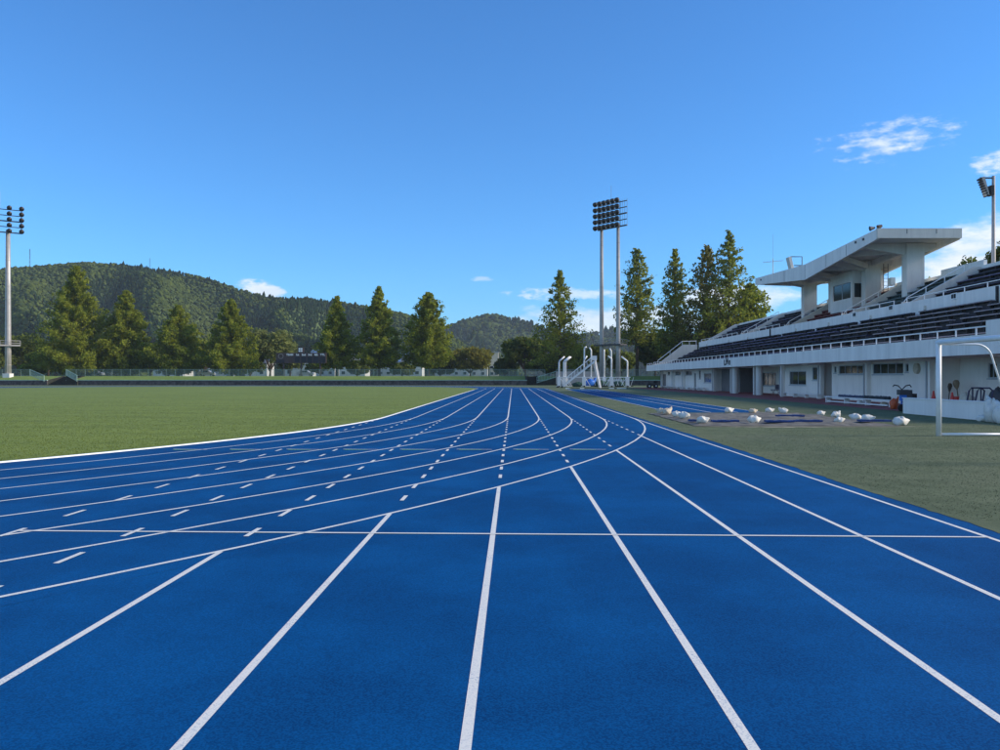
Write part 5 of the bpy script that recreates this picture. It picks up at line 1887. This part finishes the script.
def hill(name, ridge, Yr, Yfoot, amp, step, rad, seed, lab, spur, count_name):
    """ridge: list of (px, py) crest points as seen from the camera's place; a real relief with spurs and gullies"""
    rg = np.random.default_rng(seed)
    pts = [(X_at(px, Yr), max(0.0, Z_at(py, Yr) - PLAT - rad * 1.25)) for px, py in ridge]
    xa, xb = pts[0][0], pts[-1][0]

    def height(x, y):
        hr_ = interp(pts, x)
        t = (y - Yfoot) / (Yr - Yfoot)
        if t < 0:
            return -4.0
        if t > 1:
            back = (y - Yr) / (Yr - Yfoot)
            s = max(0.0, 1 - back * 1.2)
            return hr_ * s
        s = t * t * (3 - 2 * t) * 0.45 + t * 0.55
        sx_ = x + 0.35 * (y - Yfoot) + 25 * mnoise.noise((x / 130.0, y / 130.0, 1.0 + seed))
        sp = abs(mnoise.noise((sx_ / spur + seed, y / (spur * 3.0), 0.3))) + 0.45 * abs(mnoise.noise((sx_ / spur * 2.3, y / (spur * 1.4), seed * 1.7)))
        return hr_ * s - amp * (sp - 0.05) * (4 * t * (1 - t)) * min(1.0, hr_ / 50)
    nx = int((xb - xa) / step) + 1
    y1 = Yr + (Yr - Yfoot) * 0.35
    ny = int((y1 - Yfoot) / step) + 1
    v, f = [], []
    for j in range(ny):
        for i in range(nx):
            x, y = xa + i * step, Yfoot + j * step
            v.append((x, y, PLAT - 1.0 + height(x, y)))
    for j in range(ny - 1):
        for i in range(nx - 1):
            q = j * nx + i
            f.append((q, q + 1, q + nx + 1, q + nx))
    tag(mesh_obj(name, v, f, GROUND, smooth=True), kind='structure')
    # tree canopy: thousands of single crowns that nobody could count
    import bmesh
    bm = bmesh.new()
    bmesh.ops.create_icosphere(bm, subdivisions=1, radius=1.0)
    bv = np.array([vv.co[:] for vv in bm.verts])
    bf = np.array([[q.index for q in ff.verts] for ff in bm.faces])
    bm.free()
    V, Fc, T = [], [], []
    off = 0
    sp = rad * 1.12
    y = Yfoot
    while y < Yr + (Yr - Yfoot) * 0.12:
        x = xa
        while x < xb:
            px_, py_ = x + rg.uniform(-.5, .5) * sp, y + rg.uniform(-.5, .5) * sp * 1.2
            pix = CX + px_ / py_ * F
            if -70 < pix < 1000:
                z = height(px_, py_)
                if z > 1.0:
                    kind = 1.3 * mnoise.noise((px_ / 75.0, py_ / 95.0, seed + 4.0)) + 0.22 * rg.uniform(-1, 1)
                    s = rad * rg.uniform(0.6, 1.15)
                    j = 1 + rg.normal(0, 0.16, (len(bv), 1))
                    vv = bv * j
                    if kind > 0.05:       # cedar: narrow and pointed
                        zz = vv[:, 2]
                        rr = np.where(zz > 0, 1 - 0.55 * np.clip(zz, 0, 1), 1.0)
                        vv = np.stack([vv[:, 0] * rr * 0.75, vv[:, 1] * rr * 0.75, zz * 1.25], 1)
                        tint = 0.05 + 0.16 * rg.uniform(0, 1)
                    else:
                        vv = vv * np.array([0.95, 0.95, 0.85])
                        tint = 0.38 + 0.55 * rg.uniform(0, 1) ** 1.2
                    V.append(vv * s * (1.0 if rg.uniform() > 0.12 else 1.45) + np.array([px_, py_, PLAT - 1 + z + s * 0.75]))
                    Fc.append(bf + off)
                    T.append(np.full(len(bv), tint) + rg.normal(0, 0.06, len(bv)))
                    off += len(bv)
            x += sp
        y += sp * 1.35
    tag(mesh_obj(count_name, np.concatenate(V), np.concatenate(Fc), LEAF_HILL, tint=np.clip(np.concatenate(T), 0, 1)), lab, 'forest', kind='stuff')


hill('left_hill', [(-160, 296), (-60, 279), (0, 269), (30, 266), (60, 263), (90, 262), (120, 263), (150, 267), (190, 272), (215, 279), (240, 288), (265, 294),
                   (290, 297), (320, 299), (350, 302), (385, 307), (410, 314), (430, 323), (450, 335), (475, 349), (500, 361), (525, 372)],
     760.0, 400.0, 125.0, 7.0, 2.0, 3, 'dark green forest covering the large hill on the left', 110.0, 'hill_forest')
hill('far_hill', [(380, 352), (415, 338), (430, 331), (450, 324), (468, 317), (487, 313), (506, 315), (530, 321), (550, 327), (572, 333), (600, 336), (640, 341), (680, 350)],
     1250.0, 800.0, 170.0, 13.0, 4.0, 8, 'bluish forest on the far hill in the middle', 150.0, 'hill_forest')
hill('right_far_hill', [(555, 350), (575, 340), (587, 333), (612, 327), (632, 329), (660, 334), (700, 337), (740, 340), (800, 348), (900, 352)],
     1500.0, 1270.0, 70.0, 18.0, 5.0, 9, 'bluish forest on the low far hill behind the twin pole tower', 170.0, 'hill_forest')

# ------------------------------------------------------------------ haze: the valley's air
HZ = bpy.data.materials.new('valley_air')
HZ.use_nodes = True
hzt = NT(HZ.node_tree)
ho = hzt.n('ShaderNodeOutputMaterial')
hv_ = hzt.n('ShaderNodeVolumePrincipled')
hv_.inputs['Color'].default_value = (0.72, 0.86, 1.0, 1)
hv_.inputs['Density'].default_value = 0.00013
hzt.l(hv_.outputs[0], ho.inputs['Volume'])
tag(MB().box(-1500, 1500, -200, 2300, -3.0, 175.0).build('haze', HZ), 'thin blue air filling the valley between field and hills', 'haze', kind='stuff')

# masts on the hill crest
for (px_, py0, py1, lab) in ((30, 268, 249, 'lattice radio mast on the hill crest near the left light tower'), (150, 268, 258, 'thin radio mast on the hill crest above the left trees')):
    Y = 762.0
    x = X_at(px_, Y)
    mt = empty('radio_mast', (x, Y, Z_at(py0 + 3, Y)))
    za, zb = Z_at(py0 + 4, Y), Z_at(py1, Y)
    for dx, dy in ((-0.45, -0.4), (0.45, -0.4), (0, 0.5)):
        MB().tube([(x + dx, Y + dy, za), (x + dx * 0.5, Y + dy * 0.5, zb)], 0.13 if px_ == 30 else 0.07, 5).build('mast_leg', DSTEEL, mt)
    for i in range(6):
        t = i / 6
        z = za + (zb - za) * t
        MB().beam((x - 0.45, Y - 0.4, z), (x + 0.4, Y - 0.4, z + (zb - za) / 6), 0.10, 0.10).build('mast_brace', DSTEEL, mt)
    tag(mt, lab, 'radio mast', 'radio masts on the hill')
